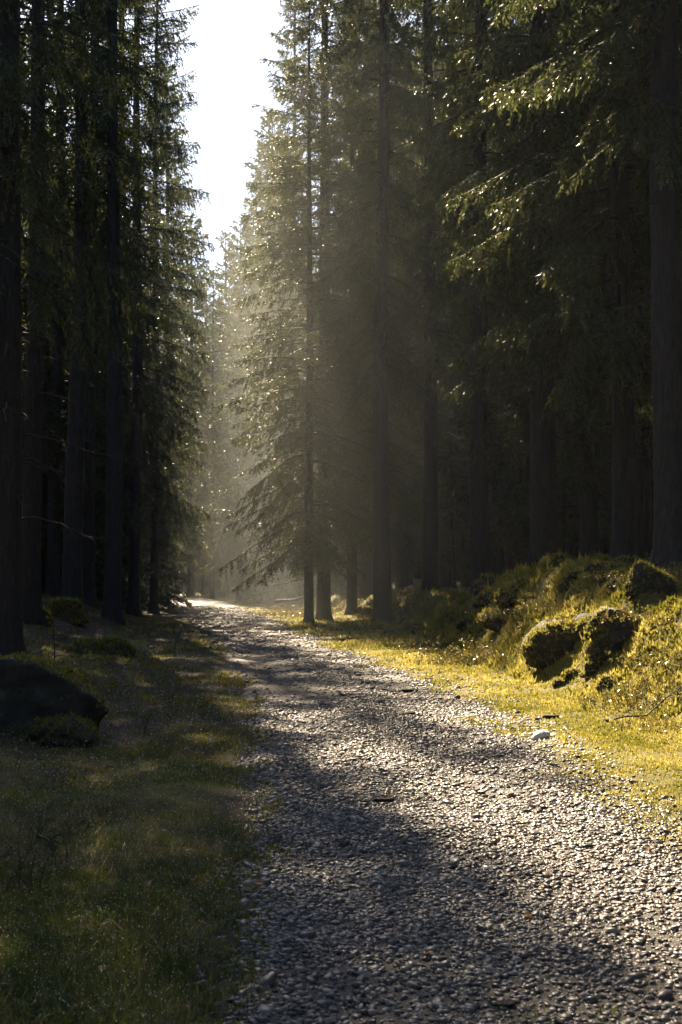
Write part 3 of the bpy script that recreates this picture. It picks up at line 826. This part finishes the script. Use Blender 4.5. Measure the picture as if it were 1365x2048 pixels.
# two saplings behind the boulder
for px, d, h, lab in ((83, 13.2, .62, 'thin bare sapling left of the small mossy hump'), (108, 13.0, .95, 'taller bare sapling with bent twigs behind the big dark boulder')):
    x = (px - 682) / FPX * d; mb = MB(); rr = np.random.default_rng(int(px))
    V, F = tube([[0, 0, -.05], [.02, 0, h * .5], [0, .02, h]], [.012, .009, .003], 6); mb.add(V, F)
    for k in range(6):
        t = .35 + .1 * k; dd = np.array([rr.choice([-1, 1]) * rr.uniform(.5, 1), rr.normal(0, .4), rr.uniform(.1, .6)]) * .2
        V, F = tube(np.array([[.01, 0, h * t], [.01, 0, h * t] + dd * .6, [.01, 0, h * t] + dd + [0, 0, .03]]), [.004, .003, .001], 4); mb.add(V, F)
    tag(link('sapling', mb.mesh('sapling', M_TWIG), None, (x, d, float(surf(x, d)))), lab, 'sapling')

# ------------------------------------------------------------------ fallen leaves and sticks
lf = MB()
lp = np.array([[0, -1, 0], [.25, -.7, .1], [.55, -.35, .18], [.5, .1, .22], [.3, .6, .12], [0, 1, 0], [-.3, .6, .15], [-.5, .1, .12], [-.55, -.35, .25], [-.25, -.7, .1], [0, -.3, -.02], [0, .3, -.02]])
lf.add(lp, [[0, 1, 10], [1, 2, 10], [2, 3, 10], [3, 11, 10], [3, 4, 11], [4, 5, 11], [5, 6, 11], [6, 7, 11], [7, 10, 11], [7, 8, 10], [8, 9, 10], [9, 0, 10]], .7)
LEAF = lf.mesh('fallen_leaf', M_DRYLEAF)
r = np.random.default_rng(88)
for k, (px, py) in enumerate([(567, 1698), (425, 1710), (440, 1722), (540, 1560), (820, 1574), (300, 1770), (312, 1840), (210, 1950), (410, 1845), (520, 1770), (690, 1470), (380, 1702), (1290, 1700), (1180, 1600), (960, 1720), (330, 1672), (1050, 1830), (150, 1745), (850, 1900), (1330, 1610)]):
    x, y = at_px(px, py, 0)
    tag(link('fallen_leaf', LEAF, None, (x, y, float(surf(x, y)) + .014), (r.normal(0, .3), r.normal(0, .3), r.random() * 6), (.02 + .012 * r.random(),) * 3),
        'curled orange brown fallen leaf lying on the ground', 'leaf', 'fallen leaves')
def stick(name, pts, rad, label):
    P = []
    for px, d, dz in pts:
        x = (px - 682) / FPX * d; P.append([x, d, float(surf(x, d)) + dz])
    P = np.array(P)
    t = np.linspace(0, len(P) - 1, 4 * len(P)); Q = np.stack([np.interp(t, np.arange(len(P)), P[:, k]) for k in range(3)], -1)
    Q[:, 2] += .01 * np.sin(t * 5)
    mb = MB(); V, F = tube(Q, np.linspace(rad, rad * .4, len(Q)), 7); mb.add(V, F)
    i = len(Q) // 2; V, F = tube([Q[i], Q[i] + [.08, -.04, .05], Q[i] + [.17, -.1, .05]], [rad * .5, rad * .4, rad * .15], 5); mb.add(V, F)
    tag(link(name, mb.mesh(name, M_TWIG)), label, 'stick')
stick('fallen_stick', [(1225, 13.4, .03), (1290, 13.6, .06), (1365, 13.9, .05), (1450, 14.2, .1)], .009, 'dark crooked stick on yellow moss reaching the right edge of the picture')
stick('fallen_stick', [(790, 34, .05), (802, 33.5, .28), (806, 33.5, .55)], .03, 'short pale stick standing up out of the moss mound')
stick('fallen_stick', [(552, 50, .45), (590, 49, .55), (632, 48, .62)], .05, 'pale fallen branch lying across the far thicket beside the bend')
stick('fallen_stick', [(80, 7.3, .02), (118, 7.2, .03)], .008, 'small pale stick on the dark grass at the lower left')

# ------------------------------------------------------------------ trees
def spruce(seed, H, cb, rmax, nbr, gap, clump, cw, droop=0.35, hang=0.0, r0=0.22, sides=14, dead=10, top_r=0.25, lean=0.0, drops=0, sparse=0.0):
    """returns trunk mesh, crown mesh (limbs + needle sprays), dead limb mesh, drops mesh"""
    r = np.random.default_rng(seed)
    # trunk
    nz = 26
    zs = np.concatenate([[-.4, 0, .12, .3, .6], np.linspace(1.2, H, nz)])
    rad = r0 * np.clip(1 - zs / H, 0, 1) ** .8 + .012
    rad = rad * (1 + .55 * np.exp(-np.clip(zs, 0, 9) / .22))
    th = np.arange(sides) * 2 * math.pi / sides
    wob = np.stack([lean * (zs / H) ** 1.5 * H * .05 + .05 * np.sin(zs * .31 + seed), .05 * np.sin(zs * .27 + 2 * seed)], -1)
    rows = []
    for z, rr, w in zip(zs, rad, wob):
        k = rr * (1 + .05 * np.sin(5 * th + seed) + .12 * np.exp(-max(z, 0) / .3) * np.sin(4 * th + seed * 2) + r.normal(0, .02, sides))
        rows.append(np.stack([w[0] + k * np.cos(th), w[1] + k * np.sin(th), np.full(sides, z)], -1))
    V = np.concatenate(rows); n = len(zs)
    i = np.arange(n * sides).reshape(n, sides)
    F = np.stack([i[:-1], np.roll(i, -1, 1)[:-1], np.roll(i, -1, 1)[1:], i[1:]], -1).reshape(-1, 4)
    trunk = mesh_np('trunk', V, [F], M_BARK, None, True)
    axis = lambda z: np.stack([np.interp(z, zs, wob[:, 0]), np.interp(z, zs, wob[:, 1]), z], -1)
    # live limbs
    zb = cb + (H - .4 - cb) * (np.arange(nbr) + r.random(nbr)) / nbr
    tz = (zb - cb) / (H - cb)
    L = rmax * ((1 - tz) ** .6 * (1 - .35 * np.exp(-tz / .06)) + .02) * r.uniform(.55, 1.12, nbr) + top_r * .5
    az = r.random(nbr) * 2 * math.pi
    up0 = -0.12 + .75 * tz + r.normal(0, .08, nbr)
    K = 7
    t = np.linspace(0, 1, K)
    hx = L[:, None] * t; hz = L[:, None] * (up0[:, None] * t - droop * t ** 2 * (1 - .6 * tz[:, None]) + .16 * t ** 4)
    azk = az[:, None] + .15 * r.normal(size=(nbr, 1)) * t
    P = axis(zb)[:, None, :] + np.stack([hx * np.cos(azk), hx * np.sin(azk), hz], -1)      # nbr,K,3
    rb = (.011 * L + .006)[:, None] * (1 - .88 * t)
    mbV, mbF, mT, mM = [], [], [], []
    off = 0
    def push(V, F, T, mi):
        nonlocal off
        mbV.append(V); mbF.append(F + off); mT.append(T); mM.append(np.full(len(F), mi)); off += len(V)
    # three-sided limbs
    side = np.stack([-np.sin(az), np.cos(az), 0 * az], -1)[:, None, :]
    ring = []
    for k in range(3):
        a = k * 2 * math.pi / 3
        ring.append(P + rb[..., None] * (math.cos(a) * side + math.sin(a) * np.array([0, 0, 1.0])))
    R3 = np.stack(ring, 2)                                                                 # nbr,K,3,3
    ii = np.arange(nbr * K * 3).reshape(nbr, K, 3)
    Fq = np.stack([ii[:, :-1], np.roll(ii, -1, 2)[:, :-1], np.roll(ii, -1, 2)[:, 1:], ii[:, 1:]], -1).reshape(-1, 4)
    # keep everything in triangles so that one face array serves
    Ft = np.concatenate([Fq[:, [0, 1, 2]], Fq[:, [0, 2, 3]]])
    push(R3.reshape(-1, 3), Ft, np.full(nbr * K * 3, .5), 1)
    # twigs
    nt_ = np.maximum(3, (L / gap).astype(int))
    b = np.repeat(np.arange(nbr), nt_); M = len(b)
    tt = r.uniform(.12, 1.0, M) ** .8
    if sparse: 
        keep = r.random(M) > sparse * (tt < .55); b, tt = b[keep], tt[keep]; M = len(b)
    f = tt * (K - 1); i0 = np.minimum(f.astype(int), K - 2); fr = (f - i0)[:, None]
    o = P[b, i0] * (1 - fr) + P[b, i0 + 1] * fr
    bd = P[b, i0 + 1] - P[b, i0]; bd /= np.linalg.norm(bd, axis=1)[:, None] + 1e-9
    sg = r.choice([-1, 1], M)[:, None]
    sd = np.stack([-np.sin(az[b]), np.cos(az[b]), 0 * tt], -1) * sg
    fan = r.uniform(.5, 1.3, M)[:, None]
    hg = hang * r.random(M)[:, None]
    td = bd * np.cos(fan) + sd * np.sin(fan) * (1 - .8 * hg) + np.array([0, 0, -1.0]) * (.15 + 1.6 * hg) + r.normal(0, .12, (M, 3))
    td /= np.linalg.norm(td, axis=1)[:, None]
    tl = np.clip((.14 + .42 * (1 - tt) ** .6 * L[b] * .5), .16, .95) * r.uniform(.6, 1.25, M) * (1 + .5 * hg[:, 0])
    # twig wood: one sliver triangle
    w = np.cross(td, np.array([0, 0, 1.0])); w /= np.linalg.norm(w, axis=1)[:, None] + 1e-9
    tipz = o + td * tl[:, None] + np.array([0, 0, -1.0]) * (tl ** 2 * .35)[:, None]
    V = np.stack([o - w * .005, o + w * .005, tipz], 1).reshape(-1, 3)
    push(V, np.arange(M * 3).reshape(M, 3), np.full(M * 3, .3), 1)
    # needle clumps
    nc = np.maximum(2, (tl / (clump * .62)).astype(int))
    q = np.repeat(np.arange(M), nc * 2); Q = len(q)
    s = r.random(Q) ** .85
    pos = o[q] + td[q] * (tl[q] * s)[:, None] + np.array([0, 0, -1.0]) * (tl[q] ** 2 * .35 * s ** 2)[:, None]
    sgn = r.choice([-1, 1], Q)[:, None]
    nd = td[q] * r.uniform(.25, 1.0, Q)[:, None] + w[q] * sgn * r.uniform(.1, .8, Q)[:, None] + r.normal(0, .22, (Q, 3)) + np.array([0, 0, -.12])
    nd /= np.linalg.norm(nd, axis=1)[:, None]
    bw = np.cross(nd, r.normal(size=(Q, 3))); bw /= np.linalg.norm(bw, axis=1)[:, None] + 1e-9
    cl = clump * r.uniform(.6, 1.3, Q)[:, None]
    V = np.stack([pos - bw * cw * .5, pos + bw * cw * .5, pos + nd * cl], 1).reshape(-1, 3)
    G = int(L.sum() / .022); gb = r.choice(nbr, G, p=L / L.sum()); gt = r.random(G) ** .8 * .8 + .2; gf = gt * (K - 1); g0 = np.minimum(gf.astype(int), K - 2); gr = (gf - g0)[:, None]
    gp = P[gb, g0] * (1 - gr) + P[gb, g0 + 1] * gr; gd = P[gb, g0 + 1] - P[gb, g0]; gd /= np.linalg.norm(gd, axis=1)[:, None] + 1e-9
    gn = gd * .6 + r.normal(0, .6, (G, 3)); gn /= np.linalg.norm(gn, axis=1)[:, None]
    gw = np.cross(gn, r.normal(size=(G, 3))); gw /= np.linalg.norm(gw, axis=1)[:, None] + 1e-9
    push(np.stack([gp - gw * cw * .5, gp + gw * cw * .5, gp + gn * clump * r.uniform(.6, 1.2, G)[:, None]], 1).reshape(-1, 3), np.arange(G * 3).reshape(G, 3), np.repeat(np.clip(r.normal(.5, .15, G), 0, 1), 3), 0)
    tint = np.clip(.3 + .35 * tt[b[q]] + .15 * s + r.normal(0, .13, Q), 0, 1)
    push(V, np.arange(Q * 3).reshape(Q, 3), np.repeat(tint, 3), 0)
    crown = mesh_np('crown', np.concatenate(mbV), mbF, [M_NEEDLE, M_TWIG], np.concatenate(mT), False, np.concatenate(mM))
    # dead limbs below the crown, curved down with a few fine twigs
    dm = MB()
    for k in range(dead):
        z = r.uniform(max(1.8, cb * .35), cb + 1.5); a = r.random() * 6.28; l = r.uniform(.5, 2.6)
        d = np.array([math.cos(a), math.sin(a), 0]); tk = np.linspace(0, 1, 6)[:, None]
        p = axis(np.array([z]))[0] + d * l * tk + np.array([0, 0, 1.0]) * l * (.05 * tk - .38 * tk ** 2 + .14 * tk ** 4) + r.normal(0, .025, (6, 3))
        V, F = tube(p, np.linspace(.018, .003, 6), 4); dm.add(V, F)
        for j in range(int(l * 5)):
            u = r.integers(2, 6); dd = d * r.uniform(.2, .8) + np.array([-d[1], d[0], 0]) * r.choice([-1, 1]) * r.uniform(.3, .8) + [0, 0, r.uniform(-.5, .05)]
            V, F = tube([p[u], p[u] + dd * .3 * l * .4, p[u] + dd * .5 * l * .4 + [0, 0, -.05]], [.005, .003, .0015], 3); dm.add(V, F)
    deadm = dm.mesh('dead_limbs', M_TWIG) if dead else None
    dropm = None
    if drops:
        k = r.choice(Q, min(drops, Q), replace=False)
        c = (pos + nd * cl)[k] + [0, 0, -.012]
        o8 = (np.array([[1, 0, 0], [0, 1, 0], [-1, 0, 0], [0, -1, 0], [0, 0, 1.2], [0, 0, -1]]), np.array([[0, 1, 4], [1, 2, 4], [2, 3, 4], [3, 0, 4], [1, 0, 5], [2, 1, 5], [3, 2, 5], [0, 3, 5]]))
        dropm = scatter_mesh('dewdrops', [o8], c, np.random.default_rng(seed + 9).uniform(.004, .009, len(c)), M_DROP_GLINT, np.full(len(c), .5), seed)
    return trunk, crown, deadm, dropm

KINDS = {
    'lush':  spruce(301, 27, 3.6, 3.9, 290, .057, .085, .038, .60, .75, .24, dead=18, drops=4500),
    'lush2': spruce(302, 29, 3.0, 3.6, 290, .053, .085, .038, .62, .6, .24, dead=18, drops=4500),
    'tall':  spruce(311, 30, 6.5, 3.1, 290, .055, .085, .040, .55, .6, .24, dead=30, drops=2500),
    'hang':  spruce(303, 30, 5.0, 3.3, 175, .058, .090, .036, .55, .95, .23, dead=26, drops=300),
    'hang2': spruce(304, 28, 3.8, 3.1, 195, .058, .090, .038, .50, .8, .20, dead=26, drops=300),
    'high':  spruce(305, 28, 7.5, 3.0, 230, .085, .10, .045, .45, .5, .23, dead=34),
    'pole':  spruce(306, 25, 9.5, 2.6, 150, .12, .13, .06, .4, .4, .17, sides=10, dead=30),
    'far':   spruce(307, 24, 2.2, 3.1, 240, .12, .17, .085, .4, .4, .20, sides=8, dead=6),
    'far2':  spruce(308, 24, 4.5, 2.9, 200, .12, .17, .085, .4, .5, .18, sides=8, dead=12),
    'pine':  spruce(309, 19, 8.0, 2.0, 60, .10, .14, .05, .1, .0, .12, sides=8, dead=20, sparse=.8),
    'bushy': spruce(312, 15, .3, 2.6, 210, .11, .15, .075, .4, .5, .15, sides=8, dead=0),
    'young': spruce(310, 9, .5, 1.9, 110, .08, .09, .04, .35, .2, .08, sides=8, dead=0),
}
for k, v in KINDS.items(): print(k, len(v[1].polygons))

NT = [0]
def tree(px, d, kind, label, group, rz=None, s=1.0, sxy=None, tw=None):
    x = (px - 682) / FPX * d
    rr = np.random.default_rng(NT[0] + 900); NT[0] += 1
    if rz is None: rz = rr.random() * 6.28
    sxy = sxy or s
    e = empty('spruce_tree' if kind != 'pine' else 'pine_tree', (x, d, float(ground(x, d)) - .03), rz, (sxy, sxy, s))
    tag(e, label, 'tree', group)
    tr, cr, dd, dp = KINDS[kind]
    link('trunk', tr, e, None, None, (tw / sxy, tw / sxy, 1) if tw else None); link('crown', cr, e)
    if dd and d < 60: tag(link('dead_limbs', dd, e), kind='stuff')
    if dp and d < 45: tag(link('dewdrops', dp, e), kind='stuff')
    return e

GR, GL = 'spruces on the right of the path', 'spruces on the left of the path'
# right side, near
tree(765, 38, 'tall', 'tall spruce whose trunk stands on the bank just right of the light beams', GR, 0.3, 1.0, .62, 1.0)
tree(648, 43, 'lush2', 'spruce with sunlit lower boughs hanging over the bend of the path', GR, 1.0, 1.0, .86)
tree(618, 40.5, 'lush2', 'shorter full spruce spreading its low boughs in front of the misty trunks', GR, 3.6, .66, .8, .55)
tree(705, 44, 'lush', 'full spruce between the low boughs and the trunk in the light', GR, 4.6, .8, .66, .65)
tree(1085, 28, 'tall', 'thick trunked spruce standing right behind the crest of the mossy bank', GR, 2.4, 1.0, .8, 1.05)
tree(962, 33, 'tall', 'spruce with a bare lower trunk left of the thick trunk behind the crest', GR, .2, 1.0, .7, .9)
tree(1345, 20.5, 'tall', 'nearest dark spruce trunk at the right edge of the picture', GR, 1.2, 1.0, .8, 1.0)
tree(1285, 29, 'high', 'right one of two slim dark trunks near the right edge', GR, 2.2, 1.0, .8)
tree(1262, 31, 'high', 'left one of two slim dark trunks near the right edge', GR, 3.3, .95, .75)
tree(1180, 34, 'lush', 'spruce with dripping boughs behind and right of the thick trunk', GR, 4.4, 1.0, .9)
tree(860, 41, 'tall', 'spruce trunk in the shade right of the trunk in the light', GR, 5.0, 1.0, .9)
tree(1245, 24.5, 'lush', 'spruce whose low lit bough reaches out over the mossy bank', GR, 0.9, .95, .86, .8)
# left side, near
tree(12, 21.5, 'hang', 'nearest dark spruce trunk at the left edge of the picture', GL, .4, 1.0, .85)
tree(150, 33, 'pole', 'thick dark spruce behind the stump, its trunk bare to half height', GL, 1.1, 1.0, .7, 1.3)
tree(62, 26, 'pole', 'slim leaning spruce between the two thick dark trunks at the left', GL, 2.0, 1.1, .9, 1.0)
tree(270, 44, 'hang2', 'spruce at the left edge of the path with boughs hanging into the light', GL, 3.2, 1.0, .9)
tree(240, 48, 'hang', 'spruce trunk just left of the one at the edge of the path', GL, 2.2, 1.0, .9)
tree(222, 33, 'high', 'spruce trunk second from the path edge, between stump and light', GL, 4.2, .95, .36, .85)
tree(110, 37, 'hang2', 'spruce with drooping curtains of twigs above the stump', GL, 5.0, 1.0, .8)
tree(20, 34, 'pole', 'slender spruce behind the nearest trunk at the left edge', GL, .7)
tree(178, 38, 'high', 'bare stemmed spruce close behind the thick dark trunk', GL, 1.7, 1.0, .8)
tree(308, 50, 'hang2', 'spruce beyond the path edge tree, lit at its twig ends', GL, 2.9, 1.0, .7)
tree(330, 68, 'far', 'dense spruce on the left of the path before it vanishes', GL, 4.0, 1.1, .9)
tree(505, 80, 'far', 'dark spruce filling the gap right of the dark conical spruce', 'spruces beyond the bend of the path', .3, .95, .9)
tree(532, 69, 'far2', 'half lit spruce between the dark conical one and the lit boughs', 'spruces beyond the bend of the path', 1.3, .95, .85)
tree(455, 90, 'far', 'dim spruce whose foot hides the end of the path', 'spruces beyond the bend of the path', 2.3, .85, .9)
for px, d, lab in ((25, 39, 'low boughed spruce filling the dark behind the nearest left trunk'), (92, 43, 'low boughed spruce right of the leaning slim trunk'), (165, 46, 'low boughed spruce behind the thick trunk near the stump'), (205, 51, 'low boughed spruce left of the path edge trunks'),
                   (248, 57, 'low boughed spruce between the two path edge trunks'), (60, 49, 'low boughed spruce deep in the dark at the left'), (130, 54, 'low boughed spruce deep behind the stump'), (292, 63, 'low boughed spruce right of the path edge trunk')):
    tree(px, d, 'bushy', lab, GL)
# where the corridor closes
GB = 'spruces beyond the bend of the path'
tree(425, 82, 'pine', 'slender pine with a thin straight trunk in the gap of the trees', GB, 1.0, 1.02, 1.0)
tree(478, 73, 'far', 'dark conical spruce right behind the leftmost light beam', GB, 2.0, .84, .8)
tree(380, 96, 'far', 'hazy spruce left of the slender pine', GB, 3.0, 1.08)
tree(450, 104, 'far2', 'far hazy spruce behind the slender pine', GB, 3.5, 1.12)
tree(410, 112, 'far2', 'farthest spruce at the end of the path', GB, .5, 1.1)
tree(588, 62, 'lush2', 'pale hazy spruce glowing behind the sunlit boughs', GR, 4.1, 1.0, .75)
tree(545, 76, 'far', 'hazy spruce behind the pale glowing one', GB, 5.1, 1.1)
tree(735, 57, 'lush', 'hazy spruce in the second row behind the beams', GR, 0.1, 1.05, .95)

# the forest behind: rows of trunks and crowns
r = np.random.default_rng(1234)
placed = []
kinds_f = ['far', 'far2', 'pole', 'far2', 'far', 'high']
def try_tree(x, y, mind):
    for a, b in placed:
        if (a - x) ** 2 + (b - y) ** 2 < mind ** 2: return False
    placed.append((x, y)); return True
REFS = [(12, 'left edge trunk'), (62, 'leaning slim spruce'), (142, 'thick trunk behind the stump'), (222, 'second trunk from the path'), (270, 'trunk at the path edge'), (330, 'left end of the far path'),
        (425, 'slender pine'), (478, 'dark conical spruce'), (560, 'far sunlit thicket'), (648, 'trunk under the lit boughs'), (705, 'gap between the two misty trunks'), (765, 'trunk in the light beams'), (815, 'right edge of the beams'), (860, 'shaded trunk past the beams'), (910, 'leftmost bank shrub'),
        (962, 'bare lower trunk'), (1025, 'mossy crest of the bank'), (1085, 'thick trunk behind the crest'), (1135, 'rounded hump by the crest'), (1180, 'trunk with dripping boughs'), (1225, 'bough reaching over the bank'), (1262, 'left slim dark trunk'), (1285, 'right slim dark trunk'), (1345, 'right edge trunk')]
labels = {'far': 'dense background spruce in the dark forest {}', 'far2': 'background spruce with a bare lower trunk in the dark forest {}', 'pole': 'slim pole like spruce in the dark forest {}', 'high': 'tall bare stemmed spruce deep in the dark forest {}'}
cnt = 0
tries = 0
while cnt < 200 and tries < 20000:
    tries += 1
    y = r.uniform(36, 128); x = r.uniform(-.29, .29) * y + r.uniform(-3, 3)
    cl_ = np.interp(y, [36, 60, 85, 92, 96, 128], [-5.6, -9.3, -12.8, -13, -9, -9]) ; cr_ = np.interp(y, [36, 47, 61, 85, 92, 96, 128], [3.2, 1.2, -1.6, -4.2, -6, -9, -9])
    if cl_ < x < cr_ : continue
    if y < 56 and x > cr_ and x < cr_ + 1.5: continue
    if y < 41 and x < cl_: continue
    if not try_tree(x, y, (3.9 if x < cl_ and y < 50 else 2.6) if y < 80 else 3.0): continue
    if y > 92: k = ['far', 'far2'][cnt % 2]
    else: k = kinds_f[r.integers(0, 6)] if x > 0 else (['far', 'far2', 'hang2', 'far', 'pole'][r.integers(0, 5)] if y < 50 or y > 80 else 'bushy')
    side = 'right of the path' if x > cr_ - .1 else 'left of the path'
    ppx = 682 + x / y * FPX
    ref = min(REFS, key=lambda q: abs(q[0] - ppx))
    lab = '%s in %s row, %s %s' % ({'far': 'dense dim spruce', 'far2': 'dim bare based spruce', 'pole': 'slim pole like spruce', 'high': 'tall bare stemmed spruce', 'hang2': 'drooping dim spruce', 'bushy': 'low boughed dense spruce'}[k],
        ['second', 'third', 'fourth', 'fifth', 'sixth', 'rearmost'][min(5, int((y - 34) / 13))], 'behind' if abs(ref[0] - ppx) < 9 else ('left of' if ppx < ref[0] else 'right of'), ref[1])
    tree(682 + x / y * FPX, y, k, lab, 'background spruces ' + side, None, r.uniform(.85, 1.15) * ((1 if k == 'bushy' else .62 if y < 58 else .78) if side.startswith('left') else 1))
    cnt += 1
print('background trees', cnt)
# young undergrowth spruces along the dark wall
for k, (px, d, s, lab) in enumerate([(905, 46, .8, 'young spruce in the gloom between two trunks right of the beams'), (1130, 40, .7, 'young spruce in the gloom right of the thick trunk'), (320, 74, .6, 'young spruce by the path under the left trees'),
                                     (285, 60, .5, 'small spruce sapling beside the foot of the path edge tree'), (590, 70, .8, 'young spruce in the haze under the sunlit boughs')]):
    tree(px, d, 'young', lab, 'young spruces', None, s)

# the wood goes on all round: one mass of far trees
def build_wood():
    r = np.random.default_rng(4321)
    var = []
    for k in range(4):
        V, F = [], []
        H = 24; 
        for j in range(66):
            z = .5 + 22.5 * (j + r.random()) / 66; L = 3.0 * (1 - (z - .5) / 23.5) ** .65 * r.uniform(.6, 1.1) + .2; a = r.random() * 6.28
            d = np.array([math.cos(a), math.sin(a), 0]); s = np.array([-d[1], d[0], 0]); c = np.array([0, 0, z])
            i = len(V)
            V += [c, c + d * L * .6 + s * L * .42 + [0, 0, -.25 * L], c + d * L + [0, 0, -.5 * L], c + d * L * .6 - s * L * .42 + [0, 0, -.3 * L]]
            F += [[i, i + 1, i + 2], [i, i + 2, i + 3]]
            i = len(V); e = c + d * L * r.uniform(.3, .8)
            V += [e + [0, 0, .1], e + d * .5 + [0, 0, -.9], e - d * .5 + [0, 0, -.8]]; F += [[i, i + 1, i + 2]]
        for j in range(5):
            a0, a1 = j * 1.2566, (j + 1) * 1.2566; i = len(V)
            V += [[.22 * math.cos(a0), .22 * math.sin(a0), -.5], [.22 * math.cos(a1), .22 * math.sin(a1), -.5], [0, 0, 22]]; F += [[i, i + 1, i + 2]]
        var.append((np.array(V) / 24.0, np.array(F)))
    P = []
    for yy in (134, 138, 142, 146):
        for xx in np.arange(-58, 58, 2.1):
            P.append((xx + r.uniform(-.8, .8), yy + r.uniform(-1.5, 1.5)))
    while len(P) < 800:
        x, y = r.uniform(-68, 68), r.uniform(-24, 148)
        if y > 0 and abs(x) < .29 * y + 4 and y < 130: continue
        if y < 96 and abs(x - np.interp(y, _PY, (_PL + _PR) / 2)) < 5.0: continue
        if y < 3 and abs(x) < 6: continue
        if any((a - x) ** 2 + (b - y) ** 2 < 6 for a, b in P): continue
        P.append((x, y))
    P = np.array(P)
    P3 = np.stack([P[:, 0], P[:, 1], ground(P[:, 0], P[:, 1])], -1)
    me = scatter_mesh('distant_wood', var, P3, r.uniform(21, 28, len(P)), M_NEEDLE, r.uniform(.1, .5, len(P)), 5, .015)
    tag(link('distant_wood', me), kind='stuff', label='dark spruce wood closing the view behind the trees', cat='forest')
build_wood()

# ------------------------------------------------------------------ haze
def build_haze():
    x0, x1, y0, y1, z0, z1 = -70, 70, -25, 150, -3.0, 40.0
    V = np.array([[x0, y0, z0], [x1, y0, z0], [x1, y1, z0], [x0, y1, z0], [x0, y0, z1], [x1, y0, z1], [x1, y1, z1], [x0, y1, z1]])
    F = np.array([[3, 2, 1, 0], [4, 5, 6, 7], [0, 1, 5, 4], [1, 2, 6, 5], [2, 3, 7, 6], [3, 0, 4, 7]])
    m, nt, out = new_mat('morning_mist')
    v = N(nt, 'ShaderNodeVolumePrincipled')
    v.inputs['Color'].default_value = (0.9, 0.95, 1.0, 1)
    v.inputs['Density'].default_value = HAZE_DENSITY
    v.inputs['Anisotropy'].default_value = 0.25
    nt.links.new(v.outputs[0], out.inputs['Volume'])
    tag(link('haze', mesh_np('haze', V, [F], m)), kind='stuff', label='thin morning mist filling the forest corridor', cat='haze')
build_haze()

# a bank of denser mist hanging over the bend, where the sun strikes through
def build_mist(loc, dims, label, dens, rz):
    bm = bmesh.new(); bmesh.ops.create_icosphere(bm, subdivisions=4, radius=1.0)
    V = np.array([v.co[:] for v in bm.verts]); F = np.array([[v.index for v in f.verts] for f in bm.faces]); bm.free()
    k = 1 + .13 * fbm(V[:, 0] * 1.5 + dens * 999, V[:, 1] * 1.5 + V[:, 2] * 1.3, 3)
    V = V * k[:, None] * np.array(dims)
    m, nt, out = new_mat('bend_mist')
    v = N(nt, 'ShaderNodeVolumePrincipled')
    v.inputs['Color'].default_value = (0.90, 0.96, 0.94, 1)
    v.inputs['Density'].default_value = dens
    v.inputs['Anisotropy'].default_value = 0.3
    nt.links.new(v.outputs[0], out.inputs['Volume'])
    tag(link('mist', mesh_np('mist', V, [F], m), None, loc, (0, 0, rz)), kind='stuff', label=label, cat='mist')
for k, w_ in ((1.4, 'thin outer veil of the sunlit mist over the bend of the path'), (1.15, 'wide veil of the sunlit mist over the bend of the path'), (.92, 'middle veil of the sunlit mist over the bend of the path'), (.68, 'inner veil of the sunlit mist over the bend of the path'), (.45, 'dense low heart of the sunlit mist at the bend of the path')):
    build_mist((-1.3, 47, 3.0), (6.2 * k, 17 * k, 12.0 * k), w_, MIST_DENSITY * .25 + k * 1e-5, .12)
build_mist((-9, 92, 3), (14, 17, 9), 'pale mist between the trees where the path vanishes', MIST_DENSITY * .18, .1)
